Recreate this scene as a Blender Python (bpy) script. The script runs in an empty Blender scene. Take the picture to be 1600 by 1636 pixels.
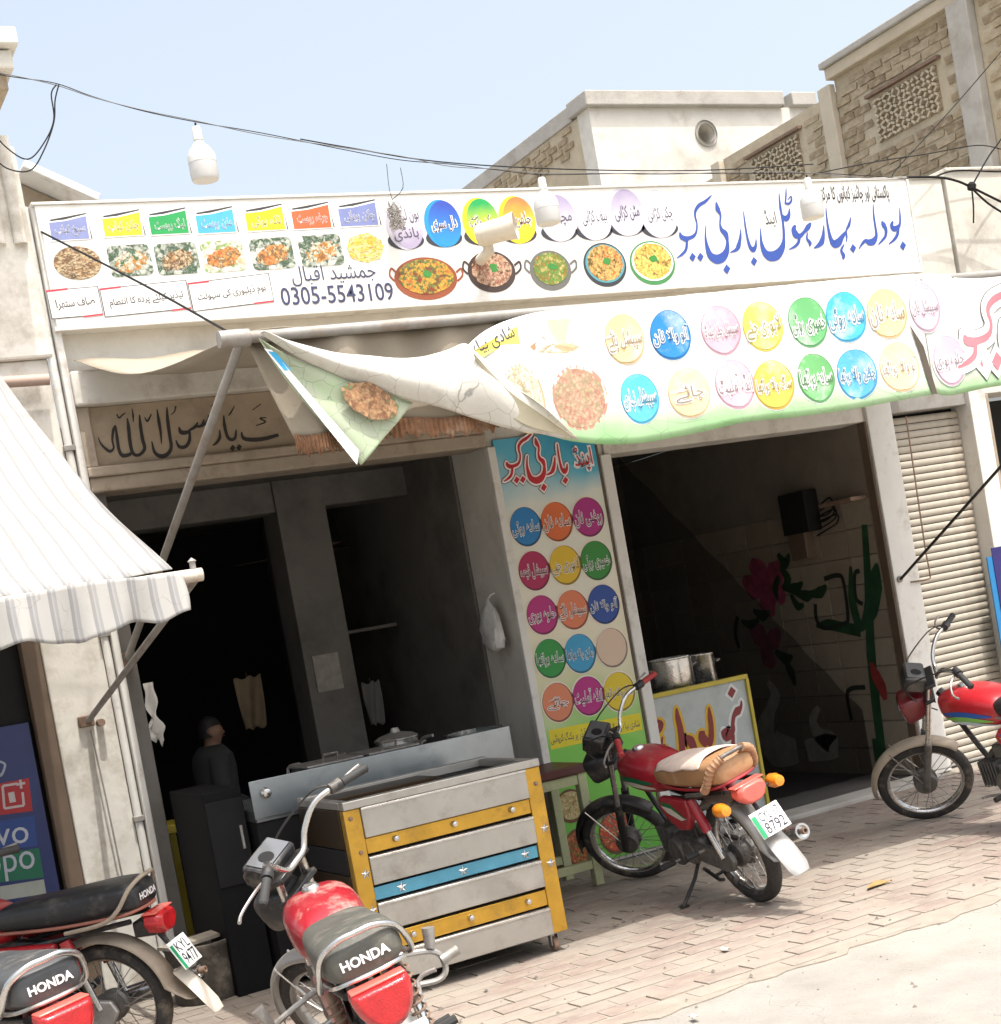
import bpy, bmesh, math, random, unicodedata
from mathutils import Vector, Matrix
random.seed(7)
scene = bpy.context.scene
COL = scene.collection
PI = math.pi

# ---------------------------------------------------------------- camera
F, YAW, PITCH, ROLL, PCX, PCY, CAMH = 2417.28, 0.48282, -0.03513, 0.17608, 845.7, 1059.8, 1.65
_f = Vector((math.sin(YAW)*math.cos(PITCH), math.cos(YAW)*math.cos(PITCH), math.sin(PITCH)))
_r = Vector((math.cos(YAW), -math.sin(YAW), 0))
_d = -_r.cross(_f)
CR = math.cos(ROLL)*_r + math.sin(ROLL)*_d
CD = -math.sin(ROLL)*_r + math.cos(ROLL)*_d
CAM = Vector((0, 0, CAMH))
cam = bpy.data.objects.new('camera', bpy.data.cameras.new('camera'))
COL.objects.link(cam)
mw = Matrix((CR, -CD, -_f)).transposed().to_4x4(); mw.translation = CAM
cam.matrix_world = mw
cam.data.sensor_fit = 'HORIZONTAL'; cam.data.sensor_width = 36
cam.data.lens = F/1600*36
cam.data.shift_x = -(PCX-800)/1600
cam.data.shift_y = (PCY-818)/1600
cam.data.clip_start = .05; cam.data.clip_end = 2000
scene.camera = cam

# ---------------------------------------------------------------- sky, sun, exposure
SUN = Vector((.16, -1, 2.9)).normalized()
wd = bpy.data.worlds.new('World'); scene.world = wd; wd.use_nodes = True
nt = wd.node_tree
sky = nt.nodes.new('ShaderNodeTexSky'); sky.sky_type = 'NISHITA'; sky.sun_disc = False
sky.sun_elevation = math.asin(SUN.z); sky.sun_rotation = math.atan2(SUN.x, SUN.y)
sky.air_density = 1.0; sky.dust_density = 7.0; sky.ozone_density = .45; sky.altitude = 0
bg = nt.nodes['Background']; bg.inputs['Strength'].default_value = .15
hz = nt.nodes.new('ShaderNodeHueSaturation'); hz.inputs['Saturation'].default_value = .56; hz.inputs['Value'].default_value = 2.25; hz.inputs['Hue'].default_value = .488
nt.links.new(sky.outputs[0], hz.inputs['Color']); nt.links.new(hz.outputs[0], bg.inputs['Color'])
sl = bpy.data.lights.new('sun', 'SUN'); sl.energy = 4.2; sl.angle = math.radians(.53); sl.color = (1, .97, .91)
so = bpy.data.objects.new('sun', sl); COL.objects.link(so)
so.rotation_euler = (-SUN).to_track_quat('-Z', 'Y').to_euler(); so.location = (0, 0, 20)
scene.view_settings.view_transform = 'Standard'; scene.view_settings.look = 'None'
scene.view_settings.gamma = 1; scene.view_settings.use_curve_mapping = False
scene.view_settings.exposure = .06
scene.cycles.max_bounces = 8

# ---------------------------------------------------------------- helpers
def ray(x, y): return CR*((x-PCX)/F) + CD*((y-PCY)/F) + _f
def at(x, y, ax, v):
    d = ray(x, y); return CAM + d*((v-CAM[ax])/d[ax])
def lin(c):
    c /= 255; return c/12.92 if c <= .04045 else ((c+.055)/1.055)**2.4
def rgb(r, g, b, k=1): return (lin(r)*k, lin(g)*k, lin(b)*k)

_m = {}
def mat(name, col, rough=.6, metal=0, var=.15, scale=6, bump=0, bscale=60, dirt=None, coat=0, spec=.5, trans=0, alpha=1):
    """principled material: base colour with two octaves of variation, optional dirt patches and fine bump"""
    if name in _m: return _m[name]
    m = bpy.data.materials.new(name); m.use_nodes = True; n = m.node_tree; N = n.nodes; L = n.links
    b = N['Principled BSDF']; b.inputs['Roughness'].default_value = rough; b.inputs['Metallic'].default_value = metal
    b.inputs['Coat Weight'].default_value = coat; b.inputs['Coat Roughness'].default_value = .12
    b.inputs['Specular IOR Level'].default_value = spec
    b.inputs['Transmission Weight'].default_value = trans; b.inputs['Alpha'].default_value = alpha
    tc = N.new('ShaderNodeTexCoord'); no = N.new('ShaderNodeTexNoise'); no.inputs['Scale'].default_value = scale
    no.inputs['Detail'].default_value = 6; no.inputs['Roughness'].default_value = .62
    L.new(tc.outputs['Object'], no.inputs['Vector'])
    mr = N.new('ShaderNodeMapRange'); mr.inputs[1].default_value = .25; mr.inputs[2].default_value = .75
    mr.inputs[3].default_value = 1-var; mr.inputs[4].default_value = 1+var*.6
    L.new(no.outputs[0], mr.inputs[0])
    mx = N.new('ShaderNodeVectorMath'); mx.operation = 'SCALE'; mx.inputs[0].default_value = col
    L.new(mr.outputs[0], mx.inputs['Scale'])
    out = mx.outputs[0]
    if dirt:
        dc, amt, ds = dirt
        dn = N.new('ShaderNodeTexNoise'); dn.inputs['Scale'].default_value = ds; dn.inputs['Detail'].default_value = 8
        dn.inputs['Roughness'].default_value = .7
        L.new(tc.outputs['Object'], dn.inputs['Vector'])
        dr = N.new('ShaderNodeMapRange'); dr.inputs[1].default_value = .62-amt*.3; dr.inputs[2].default_value = .75-amt*.2
        dr.inputs[3].default_value = 0; dr.inputs[4].default_value = min(1, .55+amt*.5)
        L.new(dn.outputs[0], dr.inputs[0])
        mm = N.new('ShaderNodeMix'); mm.data_type = 'RGBA'; mm.inputs[7].default_value = (*dc, 1)
        L.new(dr.outputs[0], mm.inputs[0]); L.new(out, mm.inputs[6]); out = mm.outputs[2]
        rr = N.new('ShaderNodeMapRange'); rr.inputs[3].default_value = rough; rr.inputs[4].default_value = max(rough, .75)
        L.new(dr.outputs[0], rr.inputs[0]); L.new(rr.outputs[0], b.inputs['Roughness'])
    L.new(out, b.inputs['Base Color'])
    if bump:
        bn = N.new('ShaderNodeTexNoise'); bn.inputs['Scale'].default_value = bscale; bn.inputs['Detail'].default_value = 5
        L.new(tc.outputs['Object'], bn.inputs['Vector'])
        bu = N.new('ShaderNodeBump'); bu.inputs['Strength'].default_value = bump; bu.inputs['Distance'].default_value = .01
        L.new(bn.outputs[0], bu.inputs['Height']); L.new(bu.outputs[0], b.inputs['Normal'])
    _m[name] = m; return m
def cracks(m, scale=7, width=.014, k=.45, warp=.08):
    """thin dark crease lines over a cloth material"""
    n = m.node_tree; N = n.nodes; L = n.links; b = N['Principled BSDF']; src = b.inputs['Base Color'].links[0].from_socket
    g = N.new('ShaderNodeNewGeometry'); w = N.new('ShaderNodeTexNoise'); w.inputs['Scale'].default_value = 5; L.new(g.outputs['Position'], w.inputs['Vector'])
    av = N.new('ShaderNodeVectorMath'); av.operation = 'MULTIPLY_ADD'; av.inputs[1].default_value = (warp, warp, warp); L.new(w.outputs[1], av.inputs[0]); L.new(g.outputs['Position'], av.inputs[2])
    v = N.new('ShaderNodeTexVoronoi'); v.feature = 'DISTANCE_TO_EDGE'; v.inputs['Scale'].default_value = scale*1.7; L.new(av.outputs[0], v.inputs['Vector'])
    r = N.new('ShaderNodeMapRange'); r.inputs[2].default_value = width; r.inputs[3].default_value = k; r.inputs[4].default_value = 1; L.new(v.outputs['Distance'], r.inputs[0])
    s = N.new('ShaderNodeVectorMath'); s.operation = 'SCALE'; L.new(src, s.inputs[0]); L.new(r.outputs[0], s.inputs['Scale']); L.new(s.outputs[0], b.inputs['Base Color']); return m
def patches(m, col, scale=.9, lo=.5, hi=.66, amt=.8):
    """broad worn or soiled patches that run across neighbouring pieces"""
    n = m.node_tree; N = n.nodes; L = n.links; b = N['Principled BSDF']; src = b.inputs['Base Color'].links[0].from_socket
    g = N.new('ShaderNodeNewGeometry'); w = N.new('ShaderNodeTexNoise'); w.inputs['Scale'].default_value = scale; w.inputs['Detail'].default_value = 7; w.inputs['Roughness'].default_value = .68
    L.new(g.outputs['Position'], w.inputs['Vector']); r = N.new('ShaderNodeMapRange'); r.inputs[1].default_value = lo; r.inputs[2].default_value = hi; r.inputs[4].default_value = amt; L.new(w.outputs[0], r.inputs[0])
    x = N.new('ShaderNodeMix'); x.data_type = 'RGBA'; x.inputs[7].default_value = (*col, 1); L.new(r.outputs[0], x.inputs[0]); L.new(src, x.inputs[6]); L.new(x.outputs[2], b.inputs['Base Color']); return m
def ink(r, g, b):
    """printed ink of a given picture colour"""
    return mat('ink_%d_%d_%d' % (r, g, b), rgb(r, g, b, .85), .55, var=.12, scale=9)
def ink2(name, c1, c2, z0, z1):
    """printed ink that runs from one colour to another up the print (world height z0..z1)"""
    if name in _m: return _m[name]
    m = bpy.data.materials.new(name); m.use_nodes = True; n = m.node_tree; N = n.nodes; L = n.links
    g = N.new('ShaderNodeNewGeometry'); s = N.new('ShaderNodeSeparateXYZ'); L.new(g.outputs['Position'], s.inputs[0])
    no = N.new('ShaderNodeTexNoise'); no.inputs['Scale'].default_value = 7; no.inputs['Detail'].default_value = 5
    L.new(g.outputs['Position'], no.inputs['Vector'])
    ad = N.new('ShaderNodeMath'); ad.operation = 'MULTIPLY_ADD'; ad.inputs[1].default_value = (z1-z0)*.6
    L.new(no.outputs[0], ad.inputs[0]); L.new(s.outputs[2], ad.inputs[2])
    r = N.new('ShaderNodeMapRange'); r.inputs[1].default_value = z0+(z1-z0)*.3; r.inputs[2].default_value = z1+(z1-z0)*.3
    L.new(ad.outputs[0], r.inputs[0])
    mm = N.new('ShaderNodeMix'); mm.data_type = 'RGBA'; mm.inputs[6].default_value = (*c1, 1); mm.inputs[7].default_value = (*c2, 1)
    L.new(r.outputs[0], mm.inputs[0]); L.new(mm.outputs[2], N['Principled BSDF'].inputs['Base Color'])
    N['Principled BSDF'].inputs['Roughness'].default_value = .55
    _m[name] = m; return m
def food(name, cols, scale=40, stretch=(1, 1, 1)):
    """printed picture of a dish: voronoi morsels in a handful of colours"""
    if name in _m: return _m[name]
    m = bpy.data.materials.new(name); m.use_nodes = True; n = m.node_tree; N = n.nodes; L = n.links
    g = N.new('ShaderNodeNewGeometry'); mp = N.new('ShaderNodeMapping'); mp.inputs['Scale'].default_value = stretch
    L.new(g.outputs['Position'], mp.inputs[0])
    wn = N.new('ShaderNodeTexNoise'); wn.inputs['Scale'].default_value = scale*.6
    L.new(mp.outputs[0], wn.inputs['Vector'])
    av = N.new('ShaderNodeVectorMath'); av.operation = 'MULTIPLY_ADD'; av.inputs[1].default_value = (.03, .03, .03)
    L.new(wn.outputs[1], av.inputs[0]); L.new(mp.outputs[0], av.inputs[2])
    v = N.new('ShaderNodeTexVoronoi'); v.inputs['Scale'].default_value = scale*1.7; L.new(av.outputs[0], v.inputs['Vector'])
    s0 = N.new('ShaderNodeSeparateColor'); L.new(v.outputs['Color'], s0.inputs[0])
    fn_ = N.new('ShaderNodeTexNoise'); fn_.inputs['Scale'].default_value = scale*.75; fn_.inputs['Detail'].default_value = 6; fn_.inputs['Roughness'].default_value = .7; L.new(mp.outputs[0], fn_.inputs['Vector'])
    fr_ = N.new('ShaderNodeMapRange'); fr_.inputs[1].default_value = .3; fr_.inputs[2].default_value = .7; L.new(fn_.outputs[0], fr_.inputs[0])
    s = N.new('ShaderNodeMix'); s.inputs[0].default_value = .42; L.new(fr_.outputs[0], s.inputs[2]); L.new(s0.outputs[0], s.inputs[3])
    cr = N.new('ShaderNodeValToRGB'); cr.color_ramp.interpolation = 'EASE'
    e = cr.color_ramp.elements; k = len(cols)
    e[0].position = 0; e[0].color = (*rgb(*cols[0], .85), 1); e[1].position = 1/k; e[1].color = (*rgb(*cols[1], .85), 1)
    for i in range(2, k):
        q = e.new(i/k); q.color = (*rgb(*cols[i], .85), 1)
    L.new(s.outputs[0], cr.inputs[0])
    d = N.new('ShaderNodeMapRange'); d.inputs[1].default_value = .1; d.inputs[2].default_value = .6; d.inputs[3].default_value = 1.12; d.inputs[4].default_value = .74
    L.new(v.outputs['Distance'], d.inputs[0])
    sc = N.new('ShaderNodeVectorMath'); sc.operation = 'SCALE'; L.new(cr.outputs[0], sc.inputs[0]); L.new(d.outputs[0], sc.inputs['Scale'])
    L.new(sc.outputs[0], N['Principled BSDF'].inputs['Base Color']); N['Principled BSDF'].inputs['Roughness'].default_value = .55
    _m[name] = m; return m

_base = {}
class MB:
    """mesh builder working in world (or local, with T) coordinates"""
    def __init__(s): s.v = []; s.f = []
    def add(s, v, f):
        o = len(s.v); s.v += [Vector(p) for p in v]; s.f += [tuple(i+o for i in q) for q in f]; return s
    def box(s, x0, x1, y0, y1, z0, z1, R=None, c=None):
        v = [Vector((x, y, z)) for z in (z0, z1) for y in (y0, y1) for x in (x0, x1)]
        if R is not None:
            c = Vector(c) if c is not None else sum(v, Vector())/8
            v = [R@(p-c)+c for p in v]
        return s.add(v, [(0, 2, 3, 1), (4, 5, 7, 6), (0, 1, 5, 4), (2, 6, 7, 3), (0, 4, 6, 2), (1, 3, 7, 5)])
    def beam(s, a, b, w, h, up=(0, 0, 1)):
        a = Vector(a); b = Vector(b); d = (b-a).normalized(); u = Vector(up); x = d.cross(u)
        if x.length < 1e-4: x = d.cross(Vector((1, 0, 0)))
        x.normalize(); y = x.cross(d)
        v = [p+x*(i*w/2)+y*(j*h/2) for p in (a, b) for j in (-1, 1) for i in (-1, 1)]
        return s.add(v, [(0, 2, 3, 1), (4, 5, 7, 6), (0, 1, 5, 4), (2, 6, 7, 3), (0, 4, 6, 2), (1, 3, 7, 5)])
    def rings(s, R, cap=True, close=False):
        n = len(R[0]); o = len(s.v)
        for r in R: s.v += [Vector(p) for p in r]
        m = len(R)
        for i in range(m if close else m-1):
            for j in range(n):
                a = o+i*n+j; b = o+i*n+(j+1) % n; k = (i+1) % m
                s.f.append((a, b, o+k*n+(j+1) % n, o+k*n+j))
        if cap and not close:
            s.f.append(tuple(o+j for j in reversed(range(n)))); s.f.append(tuple(o+(m-1)*n+j for j in range(n)))
        return s
    def tube(s, pts, r, n=8, cap=True, smooth=0):
        pts = [Vector(p) for p in pts]
        rr = list(r) if isinstance(r, (list, tuple)) else [r]*len(pts)
        if smooth: pts, rr = crom(pts, rr, smooth)
        R = []; x = None
        for i, p in enumerate(pts):
            d = (pts[min(i+1, len(pts)-1)]-pts[max(i-1, 0)]).normalized()
            if x is None:
                x = d.orthogonal().normalized()
            else:
                x = x-d*x.dot(d)
                x = x.normalized() if x.length > 1e-6 else d.orthogonal().normalized()
            y = d.cross(x)
            R.append([p+(x*math.cos(2*PI*j/n)+y*math.sin(2*PI*j/n))*rr[i] for j in range(n)])
        return s.rings(R, cap)
    def lathe(s, prof, o, ax, n=16, cap=True):
        o = Vector(o); ax = Vector(ax).normalized(); x = ax.orthogonal().normalized(); y = ax.cross(x)
        return s.rings([[o+ax*h+(x*math.cos(2*PI*j/n)+y*math.sin(2*PI*j/n))*max(r, 1e-4) for j in range(n)] for r, h in prof], cap)
    def prism(s, poly, vec):
        poly = [Vector(p) for p in poly]; vec = Vector(vec); n = len(poly)
        return s.add(poly+[p+vec for p in poly], [tuple(reversed(range(n))), tuple(range(n, 2*n))]+[(i, (i+1) % n, n+(i+1) % n, n+i) for i in range(n)])
    def poly(s, p): return s.add(p, [tuple(range(len(p)))])
    def grid(s, fn, nu, nv):
        o = len(s.v)
        for i in range(nu+1):
            for j in range(nv+1): s.v.append(Vector(fn(i/nu, j/nv)))
        for i in range(nu):
            for j in range(nv):
                a = o+i*(nv+1)+j; s.f.append((a, a+nv+1, a+nv+2, a+1))
        return s
    def build(s, name, m, parent=None, smooth=True, bevel=0, thick=0, T=None, angle=40, seg=2):
        vs = [T(p) for p in s.v] if T else s.v
        me = bpy.data.meshes.new(name); L = Vector()
        if parent is not None: L = _base.get(parent.name, Vector())
        else:
            L = Vector((sum(p.x for p in vs)/len(vs), sum(p.y for p in vs)/len(vs), min(p.z for p in vs)))
        me.from_pydata([p-L for p in vs], [], s.f); me.update()
        bm = bmesh.new(); bm.from_mesh(me); bmesh.ops.recalc_face_normals(bm, faces=bm.faces); bm.to_mesh(me); bm.free()
        me.materials.append(m)
        if smooth:
            me.shade_smooth(); me.set_sharp_from_angle(angle=math.radians(angle))
        o = bpy.data.objects.new(name, me); COL.objects.link(o)
        if parent is not None: o.parent = parent
        else: o.location = L
        _base[o.name] = L
        if bevel:
            b = o.modifiers.new('bevel', 'BEVEL'); b.width = bevel; b.segments = seg; b.limit_method = 'ANGLE'; b.angle_limit = math.radians(35)
        if thick:
            b = o.modifiers.new('solid', 'SOLIDIFY'); b.thickness = thick; b.offset = 0
        return o
def crom(pts, rr, k):
    P = []; Q = []; n = len(pts)
    for i in range(n-1):
        p0 = pts[max(i-1, 0)]; p1 = pts[i]; p2 = pts[i+1]; p3 = pts[min(i+2, n-1)]
        for t in range(k):
            u = t/k
            P.append(.5*((2*p1)+(p2-p0)*u+(2*p0-5*p1+4*p2-p3)*u*u+(3*p1-p0-3*p2+p3)*u**3)); Q.append(rr[i]*(1-u)+rr[i+1]*u)
    P.append(pts[-1]); Q.append(rr[-1]); return P, Q
def tag(o, label, cat, group=None):
    o['label'] = label; o['category'] = cat
    if group: o['group'] = group
    return o
def thing(name, label, cat, loc=(0, 0, 0), group=None):
    o = bpy.data.objects.new(name, None); COL.objects.link(o); o.location = loc; o.empty_display_size = .1
    _base[o.name] = Vector(loc); return tag(o, label, cat, group)
def struct(o): o['kind'] = 'structure'; return o
def piece(name, me, parent, loc, rot=None):
    o = bpy.data.objects.new(name, me); COL.objects.link(o); o.parent = parent
    o.location = Vector(loc)-_base[parent.name]
    if rot: o.rotation_euler = rot
    return o

# ---- Arabic script shaping with presentation forms
_pf = {}
for _c in list(range(0xFB50, 0xFE00))+list(range(0xFE70, 0xFEFD)):
    _q = unicodedata.decomposition(chr(_c)).split()
    if _q and _q[0] in ('<isolated>', '<initial>', '<medial>', '<final>') and len(_q) in (2, 3):
        _pf.setdefault(''.join(chr(int(h, 16)) for h in _q[1:]), {}).setdefault(_q[0][1:-1], chr(_c))
def shape(s):
    u = []; i = 0
    while i < len(s):
        if s[i:i+2] in _pf and s[i] == '\u0644' and len(s[i:i+2]) == 2: u.append(s[i:i+2]); i += 2
        else: u.append(s[i]); i += 1
    out = []
    dual = lambda c: c in _pf and 'initial' in _pf[c]
    joins = lambda c: c in _pf and 'final' in _pf[c]
    for k, c in enumerate(u):
        if c not in _pf: out.append(c); continue
        pj = k > 0 and dual(u[k-1]) and joins(c); nj = k < len(u)-1 and dual(c) and joins(u[k+1])
        f = 'medial' if pj and nj else 'final' if pj else 'initial' if nj else 'isolated'
        out.append(_pf[c].get(f) or _pf[c].get('isolated') or c)
    return ''.join(reversed(out))
_tc = {}
def glyphs(s, off=0):
    """text as flat triangles: (list of 2d verts, faces, w, h), box-normalised to its own size"""
    if (s, off) in _tc: return _tc[s, off]
    t = shape(s) if any(ord(c) > 0x5ff for c in s) else s
    cu = bpy.data.curves.new('t', 'FONT'); cu.body = t; cu.size = 1; cu.resolution_u = 3; cu.offset = off; cu.fill_mode = 'FRONT'
    o = bpy.data.objects.new('t', cu); COL.objects.link(o)
    dg = bpy.context.evaluated_depsgraph_get(); me = bpy.data.meshes.new_from_object(o.evaluated_get(dg))
    v = [(p.co.x, p.co.y) for p in me.vertices]; f = [tuple(p.vertices) for p in me.polygons]
    COL.objects.unlink(o); bpy.data.objects.remove(o); bpy.data.curves.remove(cu); bpy.data.meshes.remove(me)
    if off == 0:
        x0 = min(p[0] for p in v); x1 = max(p[0] for p in v); y0 = min(p[1] for p in v); y1 = max(p[1] for p in v)
        _tc[s, 'b'] = (x0, y0, x1-x0, y1-y0)
    elif (s, 'b') not in _tc: glyphs(s, 0)
    x0, y0, w, h = _tc[s, 'b']
    _tc[s, off] = ([(p[0]-x0-w/2, p[1]-y0-h/2) for p in v], f, w, h); return _tc[s, off]

class Flat:
    """a printed face at constant depth Y; graphics are placed at a point of it and measured in metres"""
    def __init__(s, Y, parent, fold=None): s.Y = Y; s.p = parent; s.fold = fold or (lambda x, z: 0)
    def w(s, px, py): q = at(px, py, 1, s.Y); return Vector((q.x, q.z))
    def p3(s, x, z, off): return Vector((x, s.Y+s.fold(x, z)-off, z))
    def shape(s, name, poly, m, off, parent=None, sub=False):
        b = MB(); n = len(poly)
        if sub:
            cx = sum(p[0] for p in poly)/n; cz = sum(p[1] for p in poly)/n; K = 5
            R = [[s.p3(cx+(p[0]-cx)*k/K, cz+(p[1]-cz)*k/K, off) for p in poly] for k in range(1, K+1)]
            b.rings(R, cap=False); b.f.append(tuple(range(n)))
        else: b.poly([s.p3(p[0], p[1], off) for p in poly])
        return b.build(name, m, parent or s.p, smooth=False)
    def ell(s, c, rx, rz, n=36, wob=0, tilt=0):
        ct, st = math.cos(tilt), math.sin(tilt); out = []
        for i in range(n):
            a = 2*PI*i/n; k = 1+wob*random.uniform(-1, 1); x = rx*k*math.cos(a); z = rz*k*math.sin(a)
            out.append((c[0]+x*ct-z*st, c[1]+x*st+z*ct))
        return out
    def pell(s, px, py, rx, ry, **k):
        c = s.w(px, py); return s.ell(c, abs(s.w(px+rx, py)[0]-c[0]), abs(s.w(px, py+ry)[1]-c[1]), **k)
    def ppoly(s, pts): return [tuple(s.w(*p)) for p in pts]
    def text(s, name, t, c, width, height, m, off, parent=None, rot=0, halo=0, shear=0):
        v, f, w, h = glyphs(t, halo); kx = width/w; kz = height/h; ct, st = math.cos(rot), math.sin(rot)
        P = []
        for x, y in v:
            x = x*kx+y*kz*shear; y *= kz; P.append(s.p3(c[0]+x*ct-y*st, c[1]+x*st+y*ct, off))
        return MB().add(P, f).build(name, m, parent or s.p, smooth=False)
    def strokes(s, name, ST, conv, m, off, grow=0, parent=None, kw=1, ox=0, oz=0):
        """pen lettering: strokes of (x, y, width); conv turns a stroke point into picture px"""
        b = MB(); i = 0
        for st in ST:
            if len(st) == 1:
                x, y, r = st[0]; c = s.w(*conv(x, y)); e = s.w(*conv(x+r, y)); k = abs(e[0]-c[0])+grow*1.1
                b.poly([s.p3(c[0]+ox+dx*k, c[1]+oz+dz*k*1.1, off+i*.0002) for dx, dz in ((1, .12), (.1, 1), (-1, -.12), (-.1, -1))])
            else:
                P = [Vector(s.w(*conv(x, y))) for x, y, w in st]
                W = [abs((Vector(s.w(*conv(x+w, y)))-Vector(s.w(*conv(x, y)))).x)/2*kw+grow for x, y, w in st]
                P, W = crom(P, W, 6)
                if grow:
                    d = (P[0]-P[1]).normalized(); P.insert(0, P[0]+d*grow); W.insert(0, grow*.3)
                    d = (P[-1]-P[-2]).normalized(); P.append(P[-1]+d*grow); W.append(grow*.3)
                A = []
                for k, p in enumerate(P):
                    d = (P[min(k+1, len(P)-1)]-P[max(k-1, 0)]); d = d.normalized() if d.length > 1e-9 else Vector((1, 0)); nn = Vector((-d.y, d.x))
                    q0 = p+nn*W[k]; q1 = p-nn*W[k]
                    A += [s.p3(q0.x+ox, q0.y+oz, off+i*.0002), s.p3(q1.x+ox, q1.y+oz, off+i*.0002)]
                b.add(A, [(2*k, 2*k+1, 2*k+3, 2*k+2) for k in range(len(P)-1)])
            i += 1
        return b.build(name, m, parent or s.p, smooth=False)
# ================================================================ materials of the setting
DUST = (.50, .44, .35)
M_road = mat('dusty_concrete', (.265, .25, .222), .92, var=.2, scale=3.5, bump=.5, bscale=70, dirt=((.215, .198, .17), .42, 1.7))
patches(M_road, (.31, .285, .245), .8, .48, .62, .7); patches(M_road, (.16, .148, .13), 2.3, .66, .72, .45); cracks(M_road, .55, .0035, .62, .5)
M_bed = mat('sandy_joint', (.285, .25, .205), .95, var=.2, scale=14, bump=.5, bscale=160)
M_pav = [mat('paver_%d' % i, c, .9, var=.22, scale=9, bump=.35, bscale=110, dirt=((.275, .238, .192), .55, 5)) for i, c in enumerate(
    ((.235, .175, .148), (.245, .19, .16), (.258, .208, .174), (.225, .178, .15), (.268, .226, .19)))]
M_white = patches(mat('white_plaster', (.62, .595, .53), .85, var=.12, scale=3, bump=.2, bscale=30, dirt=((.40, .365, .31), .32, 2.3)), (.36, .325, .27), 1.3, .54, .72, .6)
M_white2 = patches(mat('peeling_whitewash', (.64, .615, .55), .85, var=.1, scale=4, bump=.25, bscale=25, dirt=((.40, .36, .30), .48, 4.5)), (.33, .28, .21), 2.1, .58, .70, .6)
M_trim = patches(mat('white_painted_trim', (.66, .645, .60), .55, var=.07, scale=5, dirt=((.40, .35, .29), .25, 6)), (.36, .32, .26), 2.6, .58, .72, .5)
M_beige = mat('grimy_beige_paint', (.36, .285, .20), .75, var=.2, scale=3, bump=.15, dirt=((.21, .16, .11), .4, 3.2))
M_wood = mat('weathered_beige_moulding', (.36, .30, .23), .7, var=.2, scale=5, bump=.2, dirt=((.2, .15, .1), .35, 7))
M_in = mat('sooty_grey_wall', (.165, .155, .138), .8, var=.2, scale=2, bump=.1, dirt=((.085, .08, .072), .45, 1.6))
M_dark = mat('shade_dark_wall', (.03, .029, .027), .9, var=.3, scale=2, spec=.1)  # near-black colour puts the gloom of rooms and holes into their walls
M_floor = mat('worn_dark_floor', (.085, .08, .075), .7, var=.3, scale=3, bump=.1)
M_brown = mat('brown_door_frame', (.13, .09, .06), .6, var=.2, scale=8)
M_dk = mat('near_black', (.014, .014, .0145), .7, var=.2, scale=10, spec=.2)
M_rust = mat('rusty_iron', (.20, .13, .09), .75, var=.35, scale=20, bump=.2)
M_galv = mat('galvanised_pipe', (.29, .275, .25), .55, .2, var=.2, scale=14, dirt=((.22, .17, .13), .4, 9))
M_concrete = mat('grey_concrete', (.40, .38, .34), .9, var=.2, scale=3, bump=.3, bscale=40, dirt=((.27, .24, .2), .35, 2.5))
M_mort = mat('sand_mortar', (.46, .395, .285), .95, var=.2, scale=6, bump=.6, bscale=45)
M_brk = [mat('tan_brick_%d' % i, c, .92, var=.25, scale=22, bump=.5, bscale=90, dirt=((.40, .34, .25), .45, 11)) for i, c in enumerate(((.31, .24, .15), (.36, .285, .185), (.265, .20, .125), (.40, .325, .22)))]

# ================================================================ ground
for q in M_pav: patches(q, (.29, .257, .213), 1.1, .43, .60, .9); patches(q, (.11, .095, .08), 1.9, .62, .70, .6)
road = struct(MB().box(-150, 150, -150, 150, -.5, -.011).build('road', M_road, smooth=False))
YR = 5.12                                                       # where the paving stops at the road
_ed = [(-3+i*.06, YR-.03+.035*math.sin(i*.9)*math.sin(i*.37)+random.uniform(-.02, .02)) for i in range(284)]
pavement = struct(MB().prism([(x, y, -.2) for x, y in _ed]+[(14, 8.2, -.2), (-3, 8.2, -.2)], (0, 0, .195)).build('pavement', M_bed, smooth=False))
def paver_mesh(i, L=.228, W=.112):
    b = bmesh.new(); bmesh.ops.create_cube(b, size=1)
    for v in b.verts:
        v.co = Vector((v.co.x*L, v.co.y*W, v.co.z*.05-.025))
        if v.co.z > -.01: v.co.x *= .975; v.co.y *= .95
        v.co.x += random.uniform(-.004, .004); v.co.y += random.uniform(-.004, .004)
    me = bpy.data.meshes.new('paver'); b.to_mesh(me); b.free(); me.materials.append(M_pav[i % 5]); return me
PM = [paver_mesh(i) for i in range(15)]
cells = []
rows = int((8.16-YR)/.122)
for r in range(rows):
    y = YR+.06+r*.122
    k = -3+(.12 if r % 2 else 0)
    while k < 13.6: cells.append((k+.115, y)); k += .238
def vis(x, y):
    d = Vector((x, y, 0))-CAM; q = (d.dot(CR), d.dot(CD), d.dot(_f))
    if q[2] < .5: return None
    u = PCX+F*q[0]/q[2]; v = PCY+F*q[1]/q[2]
    return q[2] if -40 < u < 1640 and 1200 < v < 1690 else None
inview = sorted([(vis(x, y), x, y) for x, y in cells if vis(x, y) and not (1.9 < x < 3.4 and y > 6.6) and y < 7.9])
big = {(x, y) for d, x, y in inview[:300]}
rest = MB()
for x, y in cells:
    z = random.uniform(-.0042, .0025)-(random.uniform(.0, .006) if y < YR+.15 else 0); a = random.uniform(-.025, .025)
    if (x, y) in big:
        o = piece('paver', random.choice(PM), pavement, (x, y, z), (random.uniform(-.01, .01), random.uniform(-.006, .006), a))
    else:
        rest.box(x-.112, x+.112, y-.054, y+.054, -.05, z, Matrix.Rotation(a, 3, 'Z'))
o = rest.build('paving', M_pav[1], pavement, smooth=False); o['kind'] = 'stuff'
for q in M_pav: o.data.materials.append(q)
o.data.materials.pop(index=0)
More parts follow.
